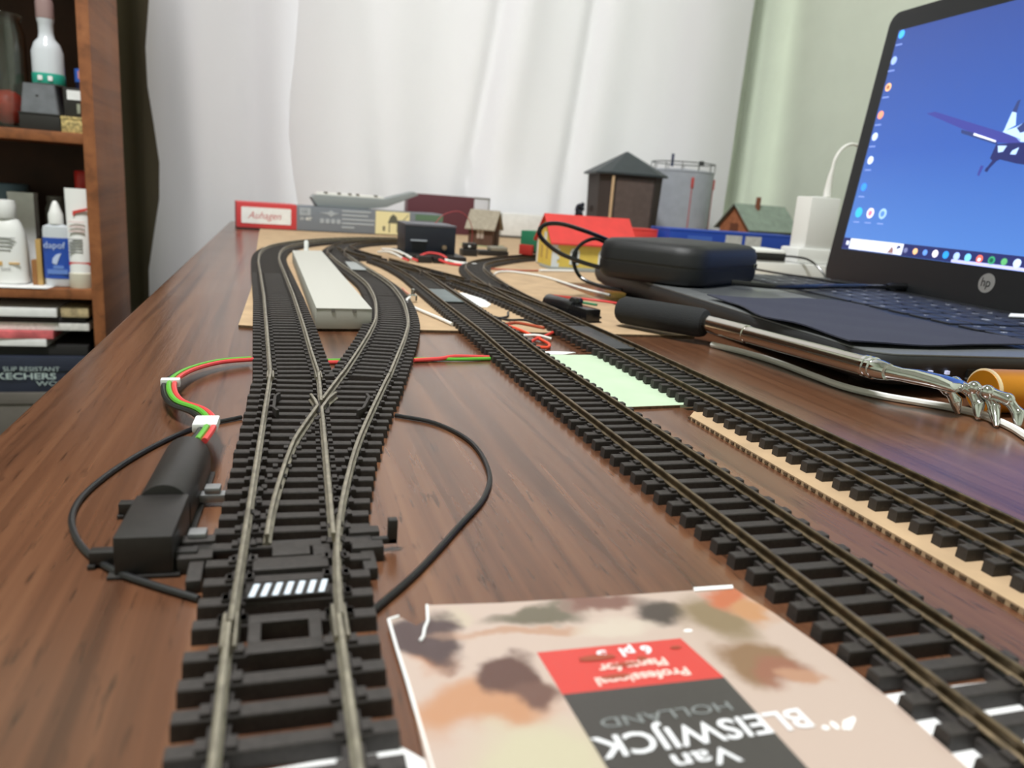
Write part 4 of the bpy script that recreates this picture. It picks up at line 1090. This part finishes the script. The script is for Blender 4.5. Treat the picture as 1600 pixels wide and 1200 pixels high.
FING = [((262, 246.5, 13.0), (265.4, 243.0, 10.6), (268.4, 240.6, 6.2), (269.0, 238.8, 0.9)),
        ((268.6, 243.0, 13.0), (272.6, 238.6, 11.0), (273.6, 234.4, 6.4), (271.6, 231.4, 0.9)),
        ((273.0, 237.6, 12.4), (276.4, 233.6, 10.6), (275.4, 228.6, 6.4), (270.4, 221.8, 1.0)),
        ((274.0, 232.0, 12.2), (279.4, 227.0, 10.4), (281.0, 222.6, 6.0), (278.8, 219.4, 1.0))]
for f in FING:
    mb = MB(o)
    mb.ball(f[0], 3.0, 10, 8)
    mb.tube(spline([f[0], f[1]], 1.0), [2.8 - .5*sin(pi*i/max(1, len(spline([f[0], f[1]], 1.0))-1)) for i in range(len(spline([f[0], f[1]], 1.0)))], 10)
    mb.ball(f[1], 2.8, 10, 8)
    q = spline([f[1], f[2]], 1.0); mb.tube(q, [2.6 - .6*sin(pi*i/(len(q)-1)) for i in range(len(q))], 10)
    mb.ball(f[2], 2.5, 10, 8)
    q = spline([f[2], f[3]], 1.0); mb.tube(q, [2.4 - 1.6*(i/(len(q)-1))**1.5 for i in range(len(q))], 10)
    mb.build('finger', CHROME, t, angle=75)
# white cable under it
wire('white_cable', [(235, 376, 1.7), (243, 355, 1.7), (246.6, 332, 1.7), (246.4, 302, 1.7), (247, 281, 1.7), (254, 265, 1.7), (264, 254.5, 1.7), (272, 246.5, 1.7), (277.2, 237, 1.7), (276.2, 227, 1.7), (273, 216, 1.7), (266, 202, 1.7), (261, 180, 1.7), (262, 100, 1.7)],
     1.6, WHITEW, 'white cable running under the steel back scratcher', 'cable')
# orange tube
t = thing('orange_tube', 'orange metal tube with a pale rim lying beside the laptop', 'tube', (286, 244.6, 0), -4)
ORG = mat('orange anodised metal', (214, 138, 30), 0.35, 0.55, var=0.05, scale=60)
MB().tube([(1.2, 0, 9.4), (78, 0, 9.4)], 9.3, 32).build('tube_body', ORG, t)
MB().tube([(0, 0, 9.4), (0.3, 0, 9.4), (1.2, 0, 9.4)], [8.9, 9.5, 9.5], 32).build('rim', mat('pale rim', (240, 214, 170), 0.3, 0.3), t)
MB().tube([(-0.3, 0, 9.4), (0.2, 0, 9.4)], [8.6, 8.7], 32).build('end_disc', ORG, t)

# ================================================================ BUILDINGS AND BOXES AT THE BACK
def house(name, label, loc, rz, Lx, D, wall_h, ridge_h, wallm, roofm, over=3.0, roof_t=1.2, cat='model house'):
    t = thing(name, label, cat, loc, rz)
    mb = MB(); mb.prism_x([(0, 0), (D, 0), (D, wall_h), (D/2, ridge_h-roof_t*1.5), (0, wall_h)], 0, Lx)
    mb.build('walls', wallm, t, smooth=False)
    sl = (ridge_h-wall_h)/(D/2)
    for s in (0, 1):
        e = [(-over, wall_h-sl*over), (D/2, ridge_h), (D/2, ridge_h-roof_t*1.4), (-over, wall_h-sl*over-roof_t*1.4)]
        if s: e = [(D-y, z) for y, z in e]
        MB().prism_x([(y, z+roof_t*.7) for y, z in e], -over, Lx+over).build('roof_slope', roofm, t, smooth=False)
    return t
YEL = mat('yellow render', (236, 202, 92), 0.7, var=0.03, scale=60); REDR = mat('red roof', (216, 62, 58), 0.55, var=0.04, scale=60)
t = house('yellow_house', 'yellow model house with red roof and white corner stones', (289, 804, 2.6), 0, 96, 54, 29, 55.5, YEL, REDR, 4.0)
for k in range(7):
    wq = 8 if k % 2 == 0 else 5.6
    MB().box(-0.5, wq, -0.5, 1.2, k*4.0, k*4.0+4.0).build('quoin', WHITE, t, smooth=False)
    MB().box(-0.6, 1.2, 50, 54.4, k*4.0, k*4.0+4.0).build('quoin', WHITE, t, smooth=False)
for y in (16, 34):
    MB().box(-0.3, 0.6, y, y+5, 7, 21).build('window_recess', mat('tan recess', (196, 160, 90), 0.7), t, smooth=False)
MB().box(-0.4, 0.6, 23, 31, 26, 36).build('attic_window', WHITE, t, smooth=False)
for x in (26, 60):
    MB().prism_y([(x-5.5, 3), (x+5.5, 3), (x+5.5, 17), (x+3.5, 20.5), (x-3.5, 20.5), (x-5.5, 17)], -0.6, .5).build('window_frame', WHITE, t, smooth=False)
    MB().box(x-3.2, x+3.2, -0.9, 0, 4.6, 17.6).build('window_pane', BLK, t, smooth=False)
MB().box(-1, 98, -1.0, .5, 24.6, 29).build('eaves_board', mat('brown eaves', (172, 124, 60), 0.7), t, smooth=False)
solo(MB().prism([(279, 786), (288, 772), (310, 768), (392, 768), (392, 862), (290, 862), (288, 845), (279, 815)], 1.5, 2.6), 'grey_base_plate', mat('grey plate', (128, 132, 130), 0.6),
     'flat grey base plate under the yellow model house', 'base plate', smooth=False)

BRN = mat('brown planks', (86, 58, 46), 0.75, var=0.12, scale=120, stretch=(1, 1, 0.1)); GRF = mat('grey beige roof', (158, 148, 132), 0.8, var=0.06, scale=200)
t = house('brown_hut', 'small brown model hut with grey roof behind the black control box', (262, 1092, 2.6), -32, 36, 36, 28, 49, BRN, GRF, 4.5)
MB().box(13, 23, -0.7, .4, 10, 22).build('window', mat('pale window', (176, 160, 150), 0.5), t, smooth=False)
MB().box(17.6, 18.4, -1.0, 0, 10, 22).build('window_bar', BRN, t, smooth=False)
MB().box(35.8, 37, 12, 24, 0, 22).build('door', mat('dark planks', (60, 40, 34), 0.8), t, smooth=False)
solo(MB().prism([(250, 1092), (292, 1062), (320, 1104), (280, 1132)], 1.5, 2.6), 'green_base_plate', mat('pale green base', (176, 182, 140), 0.8),
     'pale green base plate under the brown hut', 'base plate', smooth=False)

TWR = mat('dark brown boards', (58, 48, 46), 0.75, var=0.08, scale=100, stretch=(1, 1, .05)); TWP = mat('brown panel', (92, 78, 74), 0.75, var=0.05, scale=120)
tc = (562, 1236, 0)
t = thing('water_tower', 'dark brown octagonal model water tower with pointed slate roof', 'water tower', tc, -8)
def octa(r, z): return [(x*r, y*r, z) for x, y in ((.7, -1), (1, -.7), (1, .7), (.7, 1), (-.7, 1), (-1, .7), (-1, -.7), (-.7, -1))]
MB().loft([octa(44, 0), octa(44, 28)]).build('brick_base', mat('red brick', (158, 82, 58), 0.8, var=0.1, scale=300), t, smooth=False)
MB().loft([octa(51, 28), octa(54, 122)]).build('tank_house', TWR, t, smooth=False)
MB().loft([octa(61, 121), octa(61, 124), octa(2, 160)]).build('roof', mat('slate roof', (50, 57, 61), 0.5, var=0.05, scale=80), t, smooth=False)
mb = MB(); mb.add([(-28, -52.6, 34), (33, -52.6, 34), (34, -55.4, 116), (-29, -55.4, 116), (-28, -50, 34), (33, -50, 34), (34, -52, 116), (-29, -52, 116)], [(0,1,2,3), (7,6,5,4), (0,4,5,1), (1,5,6,2), (2,6,7,3), (3,7,4,0)])
mb.build('front_panel', TWP, t, smooth=False)
for k in range(18):
    MB().box(-29+k*3.5, -26.6+k*3.5, -56.4, -53.6, 112, 116.6).build('eaves_tooth', TWR, t, smooth=False)
MB().tube([(-34, -53.6, 30), (-35, -56.6, 118)], 2.5, 6).build('wooden_pole', mat('pale wood', (206, 174, 138), 0.7), t)
MB().box(-57, -51, -4, 4, 60, 68).build('bracket', TWR, t, smooth=False)

t = thing('storage_tank', 'grey cylindrical model storage tank with railing behind the water tower', 'storage tank', (722, 1334, 0))
GRT = mat('grey tank paint', (166, 170, 180), 0.5, var=0.03, scale=60); RL = mat('dark railing', (58, 60, 62), 0.5)
MB().cyl(0, 0, 0, 141, 58, 56).build('shell', GRT, t)
MB().lathe([(58.6, 139), (58.8, 140), (58.8, 142), (56, 143), (2, 147)], 0, 0, 56).build('top', GRT, t)
mb = MB(); mb.tube([(58*cos(2*pi*k/40), 58*sin(2*pi*k/40), 156) for k in range(41)], 0.9, 6); mb.build('rail_ring', RL, t)
for k in range(12):
    a = 2*pi*k/12
    MB().tube([(58*cos(a), 58*sin(a), 141), (58*cos(a), 58*sin(a), 156)], 0.8, 6).build('railing_post', RL, t)
REDL = mat('red ladder', (198, 74, 70), 0.6)
for a in (-1.72, -0.55):
    x, y = 58.6*cos(a), 58.6*sin(a)
    MB().tube([(x, y, 4), (x, y, 124)], 0.8, 6).build('ladder_rail', REDL, t)
    MB().box(x-2.4, x+2.4, y-1.0, y+1.0, 112, 130).build('red_sign', REDL, t, bevel=0.3)
MB().obox((-42, -36, 158), (5, 1.4, 22), 10).build('blue_plate', mat('navy plate', (44, 52, 92), 0.5), t)
MB().box(2, 10, -58, -54, 152, 159).build('top_box', RL, t)

SHW = mat('terracotta boards', (168, 104, 70), 0.75, var=0.08, scale=150); SHR = mat('moss green roof', (134, 148, 136), 0.7, var=0.06, scale=80)
t = house('green_roofed_shed', 'terracotta model shed with moss green roof and chimney behind the blue box', (790, 1196, 0), 12, 112, 72, 54, 90, SHW, SHR, 8, cat='model shed')
MB().box(40, 46, 26, 32, 74, 104).build('chimney', mat('brick chimney', (132, 78, 56), 0.8), t, smooth=False)
MB().box(2, 110, -0.8, .4, 20, 52).build('plank_front', TWR, t, smooth=False)
MB().box(-0.8, .4, 26, 46, 34, 56).build('gable_hatch', mat('brown hatch', (112, 66, 44), 0.8), t, smooth=False)

t = thing('blue_box', 'long bright blue box with two pale labels behind the zip case', 'box', (644, 1030, 0))
MB().box(-111, 111, -30, 30, 0, 46).build('box_body', mat('bright blue card', (22, 66, 168), 0.5), t, bevel=0.6)
for x in (-20, 13):
    MB().box(x, x+27, -30.3, -29.9, 18, 42).build('label_patch', mat('pale grey label', (196, 196, 194), 0.6, var=0.05, scale=200), t, smooth=False)
MB().box(-82, -42, -30.3, -29.9, 30, 38).build('label_patch', mat('mid blue print2', (66, 104, 196), 0.5), t, smooth=False)
MB().box(-111.3, 111.3, -30.3, 30.3, 43, 46.4).build('lid_edge', mat('bright blue card', (22, 66, 168), 0.5), t, bevel=0.4)
t = thing('red_box', 'low red box just left of the blue box', 'box', (500, 1040, 1.5))
MB().box(-26, 26, -16, 16, 0, 40).build('box_body', REDR, t, bevel=0.6)
MB().box(-26.4, 26.4, -16.4, 16.4, 38, 41).build('lid', REDR, t, bevel=0.4)
t = thing('model_tree', 'tiny dark model tree between the yellow house and the water tower', 'model tree', (440, 1120, 1.5))
MB().cyl(0, 0, 0, 1.6, 9).build('tree_base', mat('pink base', (206, 160, 150), 0.8), t)
MB().tube([(0, 0, 1), (.6, 0, 30), (0, .5, 54)], [1.8, 1.4, .9], 8).build('trunk', BLK, t)
mb = MB()
for k in range(9):
    a = k*2.4; mb.ball((5.2*cos(a)*(.4+.08*k), 5.2*sin(a)*(.4+.08*k), 52+2*k), 4.6-.15*k, 9, 6)
mb.build('crown', mat('dark foliage', (34, 38, 50), 0.9, var=.3, scale=300), t)
t = thing('green_wagon', 'green model wagon with a red end on the curved track', 'model wagon', (308, 903, 7.0), 42)
MB().box(-30, 30, -11, 11, 6, 29).build('wagon_body', mat('green wagon paint', (34, 116, 84), 0.5), t, bevel=0.6)
MB().box(-31, 31, -10, 10, 3, 6).build('chassis', BLK, t, bevel=0.4)
MB().box(-36, -31, -9, 9, 1, 13).build('red_end', mat('red end', (176, 46, 40), 0.5), t, bevel=1)
for x in (-18, 18):
    for y in (-8.7, 8.7):
        MB().tube([(x, y-1, 3.6), (x, y+1, 3.6)], 4.2, 14).build('wheel', BLK, t)

# kit box with the model part on it, maroon and white boxes
kb = (-56, 1200, 0)
t = thing('kit_box', 'long red and grey model kit box with cream picture at the back left', 'box', kb, 5)
t.scale = (0.95, 1, 1)
KG = mat('kit grey', (124, 130, 140), 0.5); KR = mat('kit red', (206, 66, 70), 0.45); KC = mat('cream picture', (240, 228, 178), 0.5); KT = mat('kit light print', (172, 178, 186), 0.5)
MB().box(0, 325, 0, 58, 1.0, 38).build('box_body', KG, t, bevel=0.4)
MB().box(-0.4, 88, -0.5, 58.4, 2.6, 38.4).build('red_end', KR, t, bevel=0.3)
MB().prism_y(rrect(43, 20.5, 73, 23, 1.5), -0.9, 0).build('logo_plate', PAPER, t, smooth=False)
text_mesh('lettering', 'Auhagen', 14.5, mat('logo red', (196, 96, 100), 0.5), t, (16, -1.0, 16), (radians(90), 0, 0), sx=0.95, shear=0.35)
MB().box(0, 325, -0.4, 58, 0, 2.6).build('dark_bottom', BLK, t, smooth=False)
MB().prism_y(rrect(101, 30, 17, 11, 1), -0.5, 0).build('badge', KT, t, smooth=False)
text_mesh('lettering', 'H0', 7.5, KG, t, (95.6, -0.7, 27.4), (radians(90), 0, 0))
text_mesh('lettering', '11 407', 6.4, WHITE, t, (93, -0.6, 17.6), (radians(90), 0, 0), bold=.15)
MB().prism_y([(122, 30), (136, 31), (141, 34), (146, 31), (154, 30), (146, 27.6), (141, 24), (136, 27.6)], -0.5, 0).build('emblem', KT, t, smooth=False)
for k in range(4):
    MB().prism_y(rrect(127 + k*8.6, 18, 6, 7, 1), -0.5, 0).build('pictogram', KT, t, smooth=False)
for k, wl in enumerate((46, 42, 52, 52, 20)):
    MB().box(158, 158+wl, -0.5, 0, 32.6-k*6, 35.6-k*6).build('text_line', KT, t, smooth=False)
MB().box(212, 268, -0.7, 0, 3, 37.6).build('picture', KC, t, smooth=False)
DK = mat('picture ink', (96, 96, 84), 0.6)
MB().prism_y([(232, 20), (250, 20), (246, 30), (241, 34), (236, 30)], -0.9, -.6).build('picture_tower', DK, t, smooth=False)
for x in (234, 247): MB().box(x, x+1.6, -0.9, -.6, 6, 20).build('picture_leg', DK, t, smooth=False)
MB().box(224, 227.6, -0.9, -.6, 8, 15).build('picture_hut', DK, t, smooth=False)
MB().prism_y([(250, 18), (266, 35), (266, 33.6), (251, 17)], -0.9, -.6).build('picture_line', DK, t, smooth=False)
MB().box(278, 325, -0.5, 0, 27, 36).build('green_band', mat('dull green print', (96, 124, 100), 0.6), t, smooth=False)
mt = thing('model_part', 'grey and white plastic model part lying on the kit box', 'model part', (-56+165*cos(radians(5)), 1200+165*sin(radians(5)), 38.5), 5)
MB().prism_y([(-58, 12), (-50, 0), (20, 0), (55, 5), (106, 27), (98, 31), (52, 17), (-52, 17)], 10, 46).build('hull', mat('mid grey plastic', (142, 148, 150), 0.5), mt, bevel=0.6)
MB().prism_y([(-52, 17), (52, 17), (50, 21), (-50, 21)], 12, 44).build('white_deck', WHITE, mt, bevel=0.6)
for k, x in enumerate((-40, -20, -4, 8, 36)):
    MB().box(x, x+5, 11.4, 20, 19.5, 22).build('deck_mark', DG, mt, bevel=0.3)
t = thing('maroon_box', 'maroon carton with a clear end behind the kit box', 'carton', (286, 1366, 0))
MB().box(-72, 45, -18, 18, 0, 67).build('carton_body', mat('maroon card', (98, 52, 62), 0.5), t, bevel=0.5)
MB().box(45, 72, -18, 18, 0, 66).build('clear_end', mat('hazy clear plastic', (214, 214, 222), 0.3), t, bevel=0.5)
MB().box(44, 73, -18.6, -17.4, 65, 67.4).build('end_frame', DG, t, smooth=False)
MB().box(71, 73, -18.6, -17.4, 0, 67).build('end_frame', DG, t, smooth=False)
t = thing('white_box', 'plain white box over a painted gap shadow between the hut and the yellow house', 'box', (440, 1362, 1.5))
MB().box(-78, 78, -22, 22, 0, 4).build('gap_shadow_slab', mat('dim base', (84, 80, 76), 0.7), t, bevel=0.4)  # dark slab standing in for the shadow in the gap below the box
MB().box(-58, 78, -22, 22, 4, 43).build('box_body', PAPER, t, bevel=0.5)
MB().box(-78, -58, -22, 22, 4, 42).build('grey_end', mat('light grey card', (190, 190, 186), 0.7), t, bevel=0.5)

# control box and loose electrics
t = thing('control_box', 'black square control box with silver knob on the cardboard', 'control box', (161, 850, 1.5))
o = (161, 850, 1.5)
CBX = mat('blue black plastic', (30, 34, 44), 0.45)
MB(o).box(128, 196, 818, 905, 1.5, 6.5).build('tray', BLACKP, t, bevel=0.6)
MB(o).box(133, 189, 846, 904, 6.5, 37).build('case', CBX, t, bevel=0.6)
MB(o).box(132.6, 189.4, 845.6, 904.4, 35.6, 38).build('lid', mat('grey lid', (96, 96, 104), 0.5), t, bevel=0.5)
MB(o).box(139, 157, 844.6, 846, 19.6, 21.2).build('maker_print', KT, t, smooth=False)
for k in range(6):
    MB(o).box(141+k*2.6, 142.4+k*2.6, 844.8, 846, 9.5, 17).build('vent', SLOT, t, smooth=False)
MB(o).tube([(176, 846, 14), (176, 842, 14)], [3.6, 2.8], 14).build('knob', STEEL, t)
MB(o).box(189, 200, 850, 904, 1.5, 3).build('teal_board', mat('pale teal board', (160, 186, 176), 0.6), t, smooth=False)
wire('red_wire', [(172, 880, 38.4), (182, 886, 48), (200, 892, 53), (214, 898, 46), (221, 902, 32), (222, 906, 17)], 0.45, mat('thin red wire', (176, 70, 76), 0.5), 'thin red wire arching over the control box')
t = thing('connector', 'small black connector with a white dot right of the control box', 'connector', (219, 908, 1.5))
MB().box(-9, 9, -9, 9, 0, 8).build('body', BLACKP, t, bevel=0.8)
MB().box(-6, 10, -4, 10, 8, 15).build('hood', BLACKP, t, bevel=1.2)
MB().ball((0, -5, 11), 1.6, 10, 6).build('dot', WHITE, t)
t = thing('switch_block', 'flat black switch block with a grey top near the curved track', 'switch', (254, 930, 1.5))
MB().box(-19, 19, -11, 11, 0, 6).build('body', BLACKP, t, bevel=0.8)
MB().box(-4, 18, -10, 10, 6, 11).build('grey_top', mat('warm grey plastic', (140, 134, 120), 0.6), t, bevel=1.5)
t = thing('wire_terminal', 'black terminal block with red and white wires before the control box', 'connector', (150, 795, 1.5))
MB().box(-12, 2, -8, 8, 0, 7).build('block', BLACKP, t, bevel=0.8)
MB().box(4, 16, -7, 8, 0, 6).build('block', BLACKG, t, bevel=0.8)
MB().tube(spline([(-8, 6, 6), (2, 10, 9), (14, 9, 8), (20, 4, 5)], 2), 1.3).build('red_lead', RED, t)
MB().tube(spline([(10, -6, 4), (18, -20, 2), (30, -26, 1.4)], 2), 1.4).build('red_lead', RED, t)
MB().tube(spline([(14, 2, 4), (26, -6, 2), (46, -22, 1.6)], 2), 1.8).build('white_lead', WHITEW, t)
MB().tube(spline([(12, 4, 5), (18, 0, 3), (24, -10, 1.6)], 2), 1.1).build('green_lead', mat('dark green wire', (44, 128, 92), 0.4), t)
t = thing('ribbon_leads', 'two flat white leads with red ends left of the control box', 'wire', (118, 850, 1.5))
for (a, b, w_) in (((116, 902), (134, 800), 3.0), ((106, 860), (124, 800), 2.4)):
    mb = MB((118, 850, 1.5)); pts = [Vector((a[0]+(b[0]-a[0])*f, a[1]+(b[1]-a[1])*f, 4.2+3*sin(pi*f))) for f in [i/8 for i in range(9)]]
    mb.tube(pts, w_/2, 8); mb.build('white_lead', WHITEW, t)
    mb = MB((118, 850, 1.5)); mb.tube([tuple(pts[-1]), (b[0]+4, b[1]-12, 3.4)], 1.2, 8); mb.build('red_end', RED, t)
bpy.context.view_layer.update()
